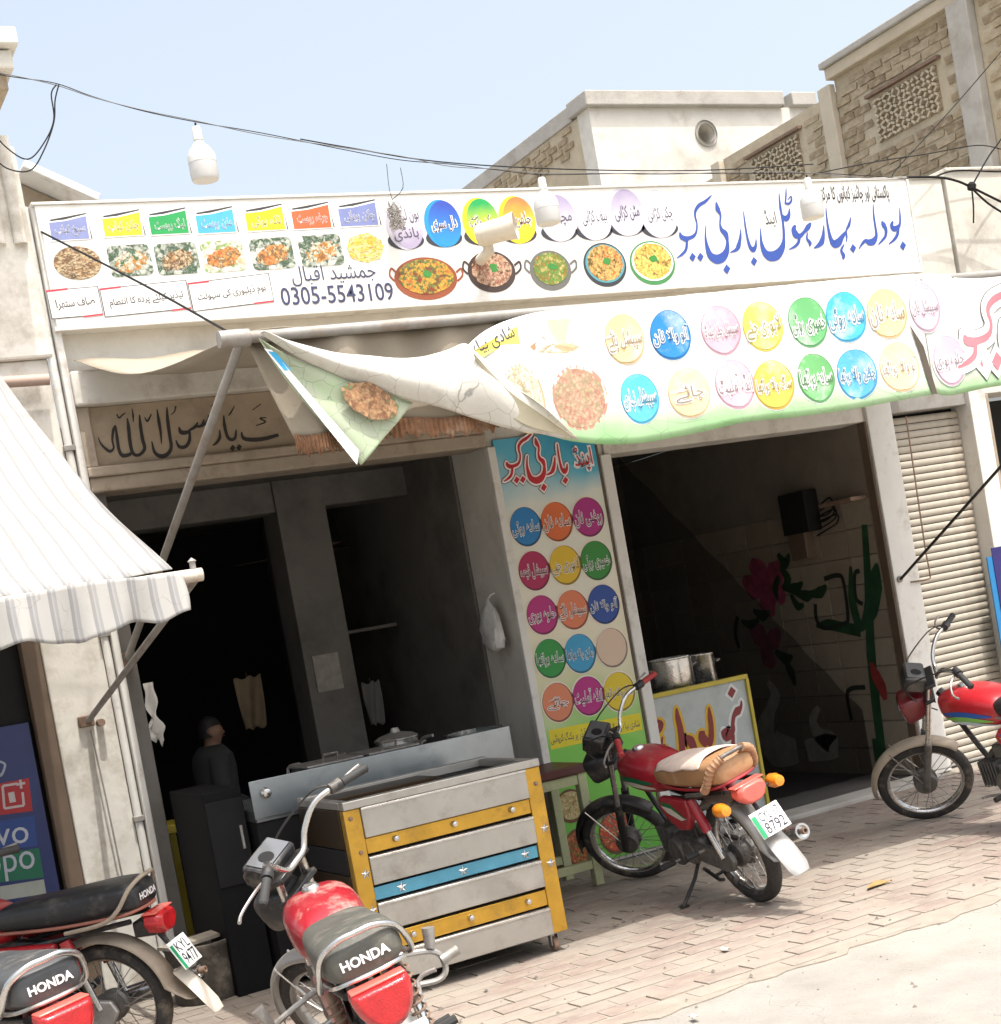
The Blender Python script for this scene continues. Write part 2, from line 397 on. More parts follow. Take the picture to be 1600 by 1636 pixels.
for i, p in enumerate(o.data.polygons): p.material_index = (i//6*7919 % 13) % 5

# ================================================================ restaurant building
FY = 8.2
B = thing('restaurant_building', 'single storey white restaurant front with two open doorways under the long menu signboard', 'building', (4.6, FY, 0))
def bx(name, m, x0, x1, y0, y1, z0, z1, parent=B, bevel=.006, **k): return MB().box(x0, x1, y0, y1, z0, z1).build(name, m, parent, smooth=False, bevel=bevel, **k)
bx('parapet_wall', M_white, 1.86, 8.34, FY, FY+.25, 3.13, 4.215)
bx('parapet_coping', M_white2, 1.84, 8.36, FY-.015, FY+.27, 4.2155, 4.235)
bx('beam', M_white2, 1.86, 4.40, FY-.10, FY-.003, 3.125, 3.31, bevel=.012)
bx('lettering_board', M_beige, 1.93, 4.26, FY-.02, FY+.2, 2.80, 3.1245)
bx('board_end_block', M_wood, 1.862, 1.9295, FY-.05, FY+.2, 2.80, 3.1245)
bx('moulding', M_wood, 1.862, 4.25, FY-.07, FY+.2, 2.745, 2.7995, bevel=.01)
bx('moulding', M_wood, 1.866, 4.25, FY-.05, FY+.2, 2.665, 2.7445, bevel=.01)
bx('lintel', M_white2, 5.081, 7.229, FY-.02, FY+.25, 2.53, 3.1295)
bx('pillar', M_white, 4.27, 5.08, FY, FY+.5, 0, 3.1295)
bx('door_trim', M_trim, 4.252, 4.305, FY-.045, FY-.002, 0, 2.66)
bx('door_trim', M_trim, 5.035, 5.11, FY-.045, FY-.002, 0, 2.529)
bx('door_frame_strip', M_brown, 5.018, 5.0345, FY-.03, FY-.002, 0, 2.60)
bx('column', M_trim, 7.23, 7.46, FY-.05, FY+.06, 0, 3.1295)
bx('door_frame_strip', M_brown, 7.212, 7.2295, FY-.03, FY+.05, 0, 2.529)
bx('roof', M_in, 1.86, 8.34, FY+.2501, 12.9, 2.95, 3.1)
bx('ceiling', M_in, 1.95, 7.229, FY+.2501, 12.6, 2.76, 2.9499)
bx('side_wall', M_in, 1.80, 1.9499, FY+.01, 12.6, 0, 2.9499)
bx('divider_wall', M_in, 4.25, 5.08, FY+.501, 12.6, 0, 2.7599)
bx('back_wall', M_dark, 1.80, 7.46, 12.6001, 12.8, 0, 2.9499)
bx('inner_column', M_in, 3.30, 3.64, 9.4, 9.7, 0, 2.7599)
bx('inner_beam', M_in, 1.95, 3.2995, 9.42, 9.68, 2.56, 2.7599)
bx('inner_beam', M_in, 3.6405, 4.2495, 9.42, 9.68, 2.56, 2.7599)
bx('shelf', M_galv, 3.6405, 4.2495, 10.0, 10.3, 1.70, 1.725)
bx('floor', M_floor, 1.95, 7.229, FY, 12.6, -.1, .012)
bx('doorstep', M_concrete, 5.11, 7.21, FY-.25, FY-.001, -.1, .03, bevel=.01)
# tiled and painted side wall of the right doorway
MW = 7.229
MX = MB().box(MW, MW+.2, FY+.0605, 12.6, 0, 2.7599).build('painted_side_wall', mat('tile_grout', (.22, .19, .15), .8, var=.2), B, smooth=False)
M_tile = [mat('cream_wall_tile_%d' % i, c, .3, var=.15, scale=5, dirt=((.2, .17, .13), .25, 3)) for i, c in enumerate(((.31, .262, .20), (.285, .235, .178), (.33, .282, .215)))]
TM = []
for q in M_tile:
    b = bmesh.new(); bmesh.ops.create_cube(b, size=1)
    for v in b.verts:
        v.co = Vector((v.co.x*.012, v.co.y*.294, v.co.z*.194))
        if v.co.x < 0: v.co.y *= .985; v.co.z *= .975
    me = bpy.data.meshes.new('wall_tile'); b.to_mesh(me); b.free(); me.materials.append(q); TM.append(me)
for i in range(14):
    for j in range(10):
        piece('wall_tile', TM[(i*7+j*5+i*j) % 3], B, (MW-.004, FY+.215+i*.3, .11+j*.2))
class Side(Flat):
    """a face at constant X"""
    def w(s, px, py): q = at(px, py, 0, s.Y); return Vector((q.y, q.z))
    def p3(s, x, z, off): return Vector((s.Y-off, x, z))
MUR = Side(MW-.012, MX)
idc = lambda x, y: (x, y)
mg = mat('mural_green', (.02, .065, .028), .5, var=.5, scale=9); mp_ = mat('mural_pink', (.30, .06, .11), .5, var=.6, scale=12)
mk = mat('mural_black', (.02, .025, .02), .5); mw_ = mat('mural_white', (.62, .58, .5), .5, var=.25, scale=14)
MUR.strokes('painted_palm', [[(1382, 838, 9), (1388, 930, 12), (1392, 1030, 14), (1400, 1120, 14), (1412, 1215, 13)],
    [(1378, 1005, 6), (1392, 975, 22), (1398, 935, 26), (1402, 900, 4)], [(1376, 1008, 14), (1350, 1003, 12), (1325, 998, 12), (1305, 1000, 3)],
    [(1360, 905, 4), (1363, 960, 12), (1376, 1010, 12)], [(1398, 1180, 8), (1410, 1230, 14), (1430, 1250, 10)]], idc, mg, .003)
MUR.strokes('painted_frame', [[(1318, 925, 5), (1340, 919, 5), (1349, 930, 5), (1356, 985, 5), (1349, 997, 5), (1318, 1003, 5), (1306, 990, 5), (1304, 965, 5)],
    [(1375, 912, 5), (1367, 918, 5), (1369, 955, 5), (1380, 965, 5)], [(1384, 1098, 5), (1362, 1100, 5), (1355, 1112, 5), (1362, 1150, 5)], [(1180, 985, 5), (1176, 1010, 5), (1182, 1035, 5)]], idc, mk, .005)
for st in ([(1200, 898, 10), (1214, 915, 30), (1222, 938, 12)], [(1222, 938, 10), (1240, 915, 28), (1246, 898, 8)], [(1188, 925, 8), (1205, 938, 26), (1224, 942, 10)], [(1224, 940, 10), (1228, 962, 30), (1236, 985, 6)], [(1222, 938, 8), (1244, 948, 26), (1252, 965, 6)],
           [(1200, 1000, 8), (1214, 1015, 26), (1222, 1030, 8)], [(1222, 1030, 8), (1238, 1020, 22), (1246, 1005, 6)], [(1220, 1030, 8), (1228, 1050, 24), (1240, 1062, 6)]):
    MUR.strokes('painted_petal', [st], idc, mp_, .004+.0004*random.random())
ml_ = mat('mural_leaf', (.02, .05, .02), .5, var=.4)
for st in ([(1244, 885, 5), (1256, 900, 12), (1262, 885, 3)], [(1248, 905, 5), (1260, 925, 12), (1252, 940, 3)], [(1246, 920, 5), (1240, 940, 10), (1244, 958, 3)], [(1252, 938, 6), (1272, 940, 12), (1284, 930, 3)], [(1270, 945, 5), (1290, 952, 13), (1302, 945, 3)], [(1295, 950, 5), (1312, 946, 13), (1322, 935, 3)], [(1265, 950, 4), (1276, 968, 10), (1286, 966, 3)],
           [(1240, 1040, 5), (1256, 1052, 13), (1268, 1048, 3)], [(1256, 1056, 5), (1266, 1075, 12), (1272, 1095, 3)], [(1205, 975, 4), (1220, 984, 12), (1232, 976, 3)], [(1214, 990, 4), (1200, 998, 10), (1186, 992, 3)]):
    MUR.strokes('painted_leaf', [st], idc, ml_, .006+.0004*random.random())
for st in ([(1228, 1090, 6), (1240, 1110, 14), (1232, 1135, 14), (1225, 1170, 30), (1240, 1195, 40), (1275, 1200, 24)], [(1310, 1130, 6), (1300, 1150, 12), (1310, 1175, 18), (1330, 1190, 30), (1290, 1200, 22)]): MUR.strokes('painted_swan', [st], idc, mw_, .004)
MUR.strokes('painted_fish', [[(1393, 1058, 4), (1400, 1078, 15), (1410, 1098, 15), (1416, 1118, 6)]], idc, mat('mural_red', (.26, .035, .03), .5, var=.3, scale=20), .005)
# meter box with wires on that wall
K = thing('meter_box', 'dark electric meter box with looped wires on the painted doorway wall', 'meter box', at(1290, 900, 0, MW-.02))
a0 = at(1262, 790, 0, MW-.02); a1 = at(1312, 835, 0, MW-.02)
MB().box(MW-.14, MW-.012, a1.y, a0.y, a1.z-.05, a0.z).build('box', M_dk, K, bevel=.008)
a2 = at(1270, 838, 0, MW-.02); a3 = at(1305, 890, 0, MW-.02)
MB().box(MW-.10, MW-.012, a3.y, a2.y, a3.z, a2.z-.04).build('fuse_panel', M_brown, K, bevel=.006)
for j in range(4):
    MB().tube([at(1308, 810+8*j, 0, MW-.05), at(1325+4*j, 795+9*j, 0, MW-.06), at(1332+2*j, 808+9*j, 0, MW-.06), at(1322, 822+8*j, 0, MW-.06), at(1306, 826+10*j, 0, MW-.04)], .006, 5, smooth=5).build('wire', M_dk, K)
bx('wall_shelf', M_rust, MW-.16, MW-.0125, at(1394, 830, 0, MW).y, at(1340, 832, 0, MW).y, 2.0, 2.03)

# ================================================================ parts of the neighbouring shops
N = thing('phone_shop_building', 'white pillared shop front with brown door frame beside the striped awning', 'building', (1.3, FY, 0))
bx('pillar', M_white2, 1.465, 1.775, FY-.02, FY+.3, 0, 3.4, N, .01)
bx('wall', M_white, -2.5, 1.775, FY+.002, FY+.3, 2.55, 4.50, N)
bx('door_frame', M_brown, 1.37, 1.4645, FY, FY+.12, 0, 2.549, N)
bx('door_leaf', M_dk, 0.2, 1.3695, FY+.10, FY+.14, 0, 2.549, N)
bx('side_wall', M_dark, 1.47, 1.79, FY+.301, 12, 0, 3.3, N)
bx('upper_pier', M_white2, 1.0, 1.80, FY-.06, FY-.0005, 3.401, 4.52, N, .015)
for i in range(7): MB().tube([(1.08+i*.11, FY-.065, 4.0), (1.08+i*.11, FY-.065, 4.56+.02*math.sin(i*2.1))], .035, 10).build('flute', M_white2, N)
MB().tube([(1.795, FY-.03, 0), (1.795, FY-.03, 4.2)], .022, 10).build('conduit', M_trim, N)
bx('corner_trim', M_trim, 1.822, 1.8595, FY-.075, FY+.0, 0, 4.21, N)
for z in (.9, 1.9, 2.9): MB().box(1.765, 1.825, FY-.06, FY-.003, z, z+.03).build('conduit_clip', M_galv, N, bevel=.003)
S = thing('balcony_cornice', 'stepped pale cornice end jutting out high above the phone shop', 'cornice', (1.0, 7.9, 4.8))
for i, (p, q, d) in enumerate(((66, 96, 20), (97, 128, 16), (129, 156, 10))):
    a = at(-60, p, 1, 7.8); b = at(d, q, 1, 7.8); MB().box(a.x, b.x, 7.6+.05*i, 8.1, b.z, a.z-.001).build('cornice_step', M_white if i < 2 else M_beige, S, bevel=.01, smooth=False)
R = thing('far_roof', 'distant pale sloping roof slab with a white edge behind the signboard corner', 'roof', at(60, 330, 1, 13))
a = at(30, 276, 1, 13); b = at(150, 330, 1, 13)
MB().beam(a, b, .5, .07, (0, 0, 1)).build('roof_edge', M_trim, R, smooth=False, bevel=.01)
MB().prism([a+Vector((0, .1, -.05)), b+Vector((0, .1, -.05)), at(130, 345, 1, 13.1), at(20, 345, 1, 13.1)], (0, .3, 0)).build('gable_wall', M_beige, R, smooth=False)

# shutter shop on the right
V = thing('shutter_shop_building', 'pale plastered shop front around the closed cream roller shutter', 'building', (8.4, FY, 0))
bx('wall', M_white, 8.3605, 12, FY-.02, FY+.3, 2.62, 4.26, V)
bx('wall_coping', M_white2, 8.3605, 12, FY-.04, FY+.32, 4.2605, 4.285, V)
bx('pillar', M_trim, 8.20, 8.36, FY-.06, FY+.3, 0, 2.99, V)
bx('pillar_strip', M_wood, 8.3605, 8.43, FY-.02, FY+.2, 0, 2.6195, V)
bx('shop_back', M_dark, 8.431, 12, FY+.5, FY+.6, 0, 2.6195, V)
bx('shutter_box', M_galv, 7.4605, 8.1995, FY-.02, FY+.2, 2.56, 3.1295, V)
bx('side_wall', M_beige, 7.231, 8.34, 12.61, 12.8, 0, 2.9, V)
H = thing('roller_shutter', 'closed cream roller shutter of narrow curved slats beside the white column', 'shutter', (7.83, FY, 0))
M_sl = mat('cream_shutter_paint', (.44, .40, .33), .55, var=.15, scale=6, dirt=((.33, .27, .2), .35, 5))
b = bmesh.new(); me = bpy.data.meshes.new('slat'); b.free()
prof = [(.014*math.cos(t)-.002, .0245*math.sin(t)) for t in [(-1+2*i/6)*1.35 for i in range(7)]]
vs = [(x, -y, z) for x in (-.366, .366) for y, z in prof]
fs = [(i, i+1, i+8, i+7) for i in range(6)]
me.from_pydata(vs, [], fs); me.materials.append(M_sl); me.shade_smooth()
for i in range(48): piece('slat', me, H, (7.83, FY+.09, .045+i*.0525))
bx('bottom_bar', M_galv, 7.465, 8.195, FY+.06, FY+.1, .0, .019, H)
bx('backing', M_dk, 7.465, 8.195, FY+.13, FY+.15, .02, 2.559, H)
MB().tube([at(1448, 665, 1, FY-.06), at(1462, 760, 1, FY-.06), at(1478, 870, 1, FY-.06), at(1486, 915, 1, FY-.06), at(1484, 925, 1, FY-.06), at(1456, 930, 1, FY-.06)], .006, 6, smooth=4).build('pull_wire', M_rust, H)
PX = at(1584, 930, 1, FY-.09).x
P = tag(MB().box(PX, PX+.45, FY-.09, FY-.08, .55, at(1590, 888, 1, FY-.09).z).build('poster', ink(40, 130, 190), smooth=False), 'blue printed poster standing beside the shutter pillar', 'poster')
MB().box(PX+.05, PX+.30, FY-.096, FY-.0905, .8, 1.5).build('printed_figure', ink(45, 40, 110), P, smooth=False)

# ================================================================ buildings behind
W = thing('white_block_building', 'white plastered rooftop block with concrete coping and a round vent hole', 'building', at(940, 300, 1, 14))
BY = 14; c0 = at(940, 172, 1, BY); c1 = at(1290, 172, 1, BY); hx = at(1128, 213, 1, BY); r = .115
z0 = 3.2; zt = c0.z
for (x0, x1, za, zb) in ((c0.x, hx.x-.4, z0, zt), (hx.x+.4, c1.x, z0, zt), (hx.x-.4, hx.x+.4, z0, hx.z-.4), (hx.x-.4, hx.x+.4, hx.z+.4, zt)):
    MB().box(x0, x1, BY, BY+.25, za, zb).build('wall', M_white, W, smooth=False)
b = MB(); n = 32; ri = []; ro = []
for i in range(n):
    t = 2*PI*i/n; c, s = math.cos(t), math.sin(t); k = .4/max(abs(c), abs(s))
    ri.append((hx.x+r*c, BY+.0005, hx.z+r*s)); ro.append((hx.x+k*c, BY+.0005, hx.z+k*s))
b.rings([ro, ri, [(p[0], BY+.3, p[2]) for p in ri]], cap=False); b.build('vent_surround', M_white, W, smooth=False)
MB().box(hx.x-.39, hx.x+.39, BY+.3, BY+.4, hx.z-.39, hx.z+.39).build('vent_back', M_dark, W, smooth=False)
MB().lathe([(r+.035, 0), (r+.035, .02), (r-.005, .02), (r-.005, 0)], (hx.x, BY-.02, hx.z), (0, 1, 0), 32, cap=False).build('vent_rim', M_concrete, W)
MB().box(c0.x-.06, at(1245, 150, 1, BY).x, BY-.08, BY+.35, zt+.001, at(940, 147, 1, BY).z).build('coping', M_concrete, W, smooth=False, bevel=.015)
MB().box(at(1258, 150, 1, BY).x, c1.x+.1, BY-.08, BY+.35, zt+.001, at(940, 147, 1, BY).z-.01).build('coping', M_concrete, W, smooth=False, bevel=.015)
MB().box(at(1246, 150, 1, BY).x, at(1257, 150, 1, BY).x, BY+.1, BY+.3, zt-.12, at(940, 147, 1, BY).z-.04).build('coping_gap', M_dark, W, smooth=False)
MB().box(c0.x, c0.x+.25, BY+.251, 24, z0, zt-.02).build('side_wall', M_mort, W, smooth=False)
MB().box(c0.x-.02, c0.x+.3, BY+.3505, 24, zt-.019, zt+.16).build('side_coping', M_concrete, W, smooth=False, bevel=.01)
me = []
for q in M_brk:
    bb = bmesh.new(); bmesh.ops.create_cube(bb, size=1)
    for v in bb.verts: v.co = Vector((v.co.x*.03+random.uniform(-.003, .003), v.co.y*.195+random.uniform(-.012, .012), v.co.z*.056+random.uniform(-.005, .005)))
    m_ = bpy.data.meshes.new('brick'); bb.to_mesh(m_); bb.free(); m_.materials.append(q); me.append(m_)
for k in range(26):
    for j in range(4):
        if random.random() < .8: piece('brick', random.choice(me), W, (c0.x-random.uniform(-.008, .01), BY+.5+k*.25+(j % 2)*.12, zt-.08-j*.085))

# brick house on the right: wall facing the camera side at X = BX
BX = 9.2
Q = thing('brick_house', 'tall unplastered tan brick house with pilasters and brick lattice vents', 'building', (BX, 10, 0))
y_r = 7.3
sec = [(at(1600, 0, 0, BX).y-1.2, at(1328, 98, 0, BX).y, at(1328, 98, 0, BX).z), (at(1330, 140, 0, BX).y, at(1145, 270, 0, BX).y, at(1330, 140, 0, BX).z), (at(1145, 265, 0, BX).y, 13.2, at(1110, 287, 0, BX).z)]
ZB = 4.29
Y0, Y1, ZT = sec[0]; ZT2 = sec[1][2]; ZT3 = sec[2][2]
MB().box(BX, BX+.23, 8.55, Y1, ZB, ZT-.16).build('wall', M_mort, Q, smooth=False)
MB().box(BX, BX+.23, Y1+.001, sec[1][1], ZB-1, ZT2-.05).build('wall', M_mort, Q, smooth=False)
MB().box(BX, BX+.23, sec[1][1]+.001, 13.2, ZB-1, ZT3-.08).build('wall', M_mort, Q, smooth=False)
MB().box(BX+.001, BX+.23, 6.9, 8.549, ZB, ZT-.16).build('wall', M_mort, Q, smooth=False)
MB().box(BX+.2301, 13, 6.9, 7.1, ZB, ZT-.16).build('front_wall', M_mort, Q, smooth=False)
MB().box(BX-.07, BX+.27, 6.9, Y1+.03, ZT-.159, ZT-.06).build('cornice', mat('sand_render', (.50, .43, .32), .9, var=.15, scale=4, bump=.3), Q, smooth=False, bevel=.01)
MB().box(BX-.10, BX+.30, 6.85, Y1+.06, ZT-.059, ZT).build('coping', M_concrete, Q, smooth=False, bevel=.01)
def pil(px, py, w, top, m, d=.07):
    y = at(px, py, 0, BX).y
    MB().box(BX-d, BX-.0005, y-w/2, y+w/2, ZB-.5, top).build('pilaster', m, Q, smooth=False, bevel=.01); return y
M_render = mat('pale_render', (.50, .44, .34), .9, var=.15, scale=4, bump=.3)
pys = [pil(1558, 120, .22, ZT-.16, M_concrete, .09), pil(1338, 220, .16, ZT2+.02, M_render), pil(1152, 268, .14, ZT3+.02, M_render)]
vents = []
for (u0, v0, u1, v1) in ((1392, 172, 1512, 150), (1200, 278, 1288, 245)):
    ya = at(u1, v1, 0, BX).y; yb = at(u0, v0, 0, BX).y; zc = at((u0+u1)/2, (v0+v1)/2+4, 0, BX).z
    vents.append((ya+.05, yb-.05, zc-.19, zc+.17))
cand = []
j = 0; z = ZB+.02
while z < ZT-.2:
    y = 6.95+(.12 if j % 2 else 0)
    while y < 13.1:
        top = ZT-.2 if y < Y1-.1 else (ZT2-.1 if y < sec[1][1]-.1 else ZT3-.12)
        if z < top and not any(abs(y-p) < .15 for p in pys) and not any(a-.10 < y < b+.10 and c-.03 < z < d+.07 for a, b, c, d in vents):
            d = (Vector((BX, y, z))-CAM); w = d.dot(_f); u = PCX+F*d.dot(CR)/w; v = PCY+F*d.dot(CD)/w
            line = 291-(u-1100)*.02
            if -50 < u < 1640 and v < line: cand.append((w, y, z))
        y += .218
    z += .072; j += 1
cand.sort()
rest = MB()
for i, (w, y, z) in enumerate(cand):
    z += random.uniform(-.008, .008); y += random.uniform(-.01, .01); x = BX+random.uniform(-.004, .011)
    if i < 296: piece('brick', random.choice(me), Q, (x, y, z), (random.uniform(-.04, .04), 0, random.uniform(-.02, .02)))
    else: rest.box(x-.015, x+.015, y-.096, y+.096, z-.028, z+.028)
if rest.v:
    o = rest.build('brickwork', M_brk[1], Q, smooth=False); o['kind'] = 'stuff'
for (a, b2, c, d) in vents:                                     # lattice of bricks set on the diagonal
    MB().box(BX-.004, BX-.0006, a, b2, c, d).build('vent_recess', M_brk[2], Q, smooth=False)
    lb = MB(); nn = 13; hh = 9
    for i in range(nn):
        for k in range(hh):
            y = a+(b2-a)*(i+.5)/nn; z = c+(d-c)*(k+.5)/hh
            lb.box(BX-.03, BX-.0045, y-.022+random.uniform(-.008, .008), y+.022+random.uniform(-.008, .008), z-.010, z+.009, Matrix.Rotation((.6 if (i+k) % 2 else -.6)+random.uniform(-.35, .35), 3, 'X'))
    o = lb.build('vent_lattice', M_mort, Q, smooth=False); o['kind'] = 'stuff'
    MB().box(BX-.05, BX-.0007, a-.06, b2+.06, d+.03, d+.055).build('vent_lintel', M_rust, Q, smooth=False)
# ================================================================ main signboard
SY = 8.10
SG = thing('menu_signboard', 'long white printed signboard with blue restaurant title and rows of dishes along the parapet', 'sign', (4.9, SY, 3.57))
M_flex = patches(mat('white_flex_print', (.70, .69, .655), .5, var=.05, scale=2, dirt=((.56, .53, .46), .2, 3)), (.58, .555, .49), 1.4, .5, .72, .5)
a = at(55, 328, 1, SY); b = at(1447, 284, 1, SY); c = at(1473, 430, 1, SY)
SX0, SX1, SZ0, SZ1 = a.x, b.x, c.z, a.z
MB().box(SX0, SX1, SY, SY+.07, SZ0, SZ1).build('panel', M_flex, SG, smooth=False, bevel=.003)
for nm, q in (('frame_edge', (SX0-.015, SX1+.015, SY-.012, SY+.098, SZ0-.022, SZ0-.0005)), ('frame_edge', (SX0-.015, SX1+.015, SY-.008, SY+.098, SZ1+.0005, SZ1+.015)),
              ('frame_edge', (SX1+.0005, SX1+.02, SY-.008, SY+.098, SZ0, SZ1))):
    MB().box(*q).build(nm, M_trim, SG, smooth=False, bevel=.003)
S1 = Flat(SY-.001, SG)
BLUE = ink(52, 82, 165)
z4 = lambda x, y: (1080+x/4, 280+y/4)
T_BU = [[(1430, 208, 3), (1434, 260, 9), (1432, 312, 12), (1415, 335, 22), (1392, 340, 26), (1380, 320, 20), (1388, 293, 8)], [(1424, 325, 10), (1418, 372, 16), (1398, 408, 13), (1360, 441, 3)], [(1452, 450, 21)]]
T_DAL = [[(1316, 293, 6), (1328, 315, 26), (1344, 348, 18), (1340, 388, 13), (1320, 415, 11), (1294, 443, 3)]]
T_LA = [[(1262, 185, 4), (1266, 260, 10), (1278, 340, 12), (1282, 388, 16), (1262, 422, 30), (1234, 428, 28), (1214, 418, 16), (1194, 434, 13), (1170, 471, 3)]]
T_BAHA = [[(1119, 267, 4), (1108, 315, 15), (1090, 352, 9), (1093, 390, 10), (1090, 426, 5)], [(1089, 358, 8), (1062, 395, 22), (1040, 428, 36), (1012, 438, 36), (992, 408, 22), (977, 350, 15), (966, 280, 10), (960, 205, 4)], [(1077, 440, 4), (1058, 478, 14), (1072, 512, 22), (1068, 537, 6)], [(1133, 467, 21)]]
T_RE = [[(946, 318, 4), (943, 380, 18), (934, 422, 28), (914, 446, 20), (882, 466, 3)]]
T_HO = [[(864, 304, 8), (846, 330, 26), (820, 362, 15), (795, 386, 20), (768, 378, 38), (755, 345, 28), (766, 318, 8)], [(790, 384, 16), (785, 426, 15), (760, 455, 13), (722, 474, 3)], [(843, 365, 4), (838, 402, 12), (858, 432, 20), (853, 453, 6)]]
T_TAL = [[(727, 211, 4), (722, 256, 20), (702, 276, 28), (678, 255, 10)], [(660, 113, 4), (668, 200, 13), (685, 300, 12), (691, 400, 15), (680, 462, 30), (645, 508, 46), (600, 516, 46), (566, 486, 32), (546, 420, 15), (542, 338, 4)], [(705, 82, 4), (704, 130, 9), (699, 184, 9)], [(700, 178, 9), (722, 181, 11), (739, 160, 10), (736, 134, 6), (714, 158, 4)]]
T_BAR = [[(513, 406, 4), (511, 450, 15), (495, 475, 26), (475, 456, 20), (458, 400, 13), (444, 320, 10), (433, 230, 4)], [(500, 550, 22)], [(415, 343, 4), (412, 400, 15), (400, 452, 24), (384, 476, 16), (346, 494, 3)]]
T_BI = [[(258, 170, 6), (268, 215, 28), (286, 255, 11), (283, 310, 9), (295, 350, 22), (318, 374, 30), (330, 420, 15), (326, 480, 28), (300, 522, 42), (260, 536, 46), (220, 510, 36), (199, 450, 20), (190, 390, 10), (193, 318, 4)], [(326, 600, 24)]]
T_KYU = [[(229, 127, 4), (190, 165, 15), (150, 190, 17), (126, 225, 15), (124, 262, 11), (135, 310, 9), (131, 360, 11), (114, 387, 16), (86, 400, 18), (58, 404, 26), (36, 392, 26), (25, 364, 7)], [(72, 408, 13), (66, 470, 15), (40, 505, 13), (5, 529, 3)], [(107, 523, 22)], [(157, 522, 22)]]
for st in (T_BU, T_DAL, T_LA, T_BAHA, T_RE, T_HO, T_TAL, T_BAR, T_BI, T_KYU):
    S1.strokes('title_lettering', st, z4, BLUE, .002, kw=1.12)
NAVY = ink(62, 66, 98); GREY = ink(58, 58, 66); WHT = ink(252, 252, 250)
def ptext(S, name, t, x0, y0, x1, y1, m, off, h, halo=0, parent=None, shear=0):
    """text whose mid line runs from picture point (x0,y0) to (x1,y1) of the printed face; h = height as share of the width"""
    p = S.w(x0, y0); q = S.w(x1, y1); d = q-p
    return S.text(name, t, (p+q)/2, d.length, d.length*h, m, off, parent, math.atan2(d.y, d.x), halo, shear)
ptext(S1, 'small_lettering', 'اینڈ', 1222, 349, 1240, 347, GREY, .002, 1.3)
ptext(S1, 'small_lettering', 'پاکستانی اور چائنیز کھانوں کا مرکز', 1312, 312, 1420, 309, GREY, .002, .21, .012)
ptext(S1, 'owner_lettering', 'جمشید اقبال', 466, 442, 600, 434, NAVY, .002, .22)
ptext(S1, 'phone_lettering', '0305-5543109', 449, 474, 628, 465, NAVY, .002, .145, .008)
for t, x0, x1, yl, yr, hh in (('صاف ستھرا', 78, 161, 487, 480, 23), ('لیڈیز کیلئے پردہ کا انتظام', 163, 302, 484, 470, 23), ('ہوم ڈیلیوری کی سہولت', 304, 434, 475, 459, 23)):
    lean = 4.5
    fr = [(x0-lean, yl-hh), (x1-lean, yr-hh), (x1+lean, yr+hh), (x0+lean, yl+hh)]
    o = S1.shape('caption_box', S1.ppoly(fr), GREY, .001)
    cx = sum(p[0] for p in fr)/4; cy = sum(p[1] for p in fr)/4
    S1.shape('caption_field', S1.ppoly([(p[0]+(1.3 if p[0] < cx else -1.3), p[1]+(1.3 if p[1] < cy else -1.3)) for p in fr]), M_flex, .0018, o)
    S1.shape('accent', S1.ppoly([(x1+lean, yr+hh), (x1-28, yr+hh+4), (x1-28, yr+hh+1.5), (x1+lean-1, yr+hh-2.5)]), ink(225, 60, 80), .0025, o)
    S1.shape('accent', S1.ppoly([(x0-lean, yl-hh), (x0+30, yl-hh-4), (x0+30, yl-hh-1), (x0-lean, yl-hh+3)]), ink(225, 60, 80), .0025, o)
    ptext(S1, 'caption_lettering', t, x0+12, yl+1, x1-10, yr+1, GREY, .0026, .15 if x1-x0 > 100 else .27, .012, parent=o)
flags = [(112, 365, (137, 146, 192), 'سیخ کباب'), (197, 359, (250, 222, 45), 'چکن کباب'), (271, 356, (38, 160, 84), 'لیگ روسٹ'), (346, 354, (80, 178, 232), 'مٹن روسٹ'),
         (425, 350, (252, 226, 30), 'تکہ بوٹی'), (499, 347, (235, 104, 58), 'چرغہ روسٹ'), (574, 343, (128, 138, 188), 'چکن بریانی')]
for x, y, cl, t in flags:
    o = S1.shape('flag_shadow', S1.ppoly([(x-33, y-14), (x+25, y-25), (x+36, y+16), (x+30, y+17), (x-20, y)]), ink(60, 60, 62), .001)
    S1.shape('flag_edge', S1.ppoly([(x-36, y-11), (x-10, y-14), (x+26, y-23), (x+34, y+17), (x-31, y+21)]), WHT, .0018, o)
    S1.shape('flag_field', S1.ppoly([(x-34, y-9), (x-8, y-12), (x+25, y-20), (x+31, y+16), (x-29, y+19)]), ink(*cl), .0026, o)
    ptext(S1, 'flag_lettering', t, x-24, y+5, x+24, y+1, WHT, .0034, .38, .03, o)
    ptext(S1, 'flag_lettering', t, x-24, y+5, x+24, y+1, ink(*[min(255, int(v*.55+40)) for v in cl]), .0042, .38, 0, o)
BRN = ((150, 100, 60), (190, 150, 100), (110, 80, 50), (215, 190, 150), (90, 70, 45)); GRN = ((80, 130, 70), (60, 100, 60), (220, 220, 200), (200, 140, 60), (150, 100, 50))
KEB = ((215, 130, 60), (190, 100, 40), (230, 160, 90), (120, 90, 50), (235, 200, 150)); YEL = ((235, 200, 60), (245, 225, 120), (220, 180, 50), (240, 230, 170), (170, 130, 50))
def rrect(S, x, y, rx, ry, k=.3):
    P = []
    for sx, sy in ((1, -1), (1, 1), (-1, 1), (-1, -1)):
        for t in range(5):
            a = {(1, -1): -90, (1, 1): 0, (-1, 1): 90, (-1, -1): 180}[sx, sy]+t*22.5
            P.append((x+sx*rx*(1-k)+rx*k*math.cos(math.radians(a))+(sy*ry)*.15, y+sy*ry*(1-k)+ry*k*math.sin(math.radians(a))-sx*rx*.05))
    return S.ppoly(P)
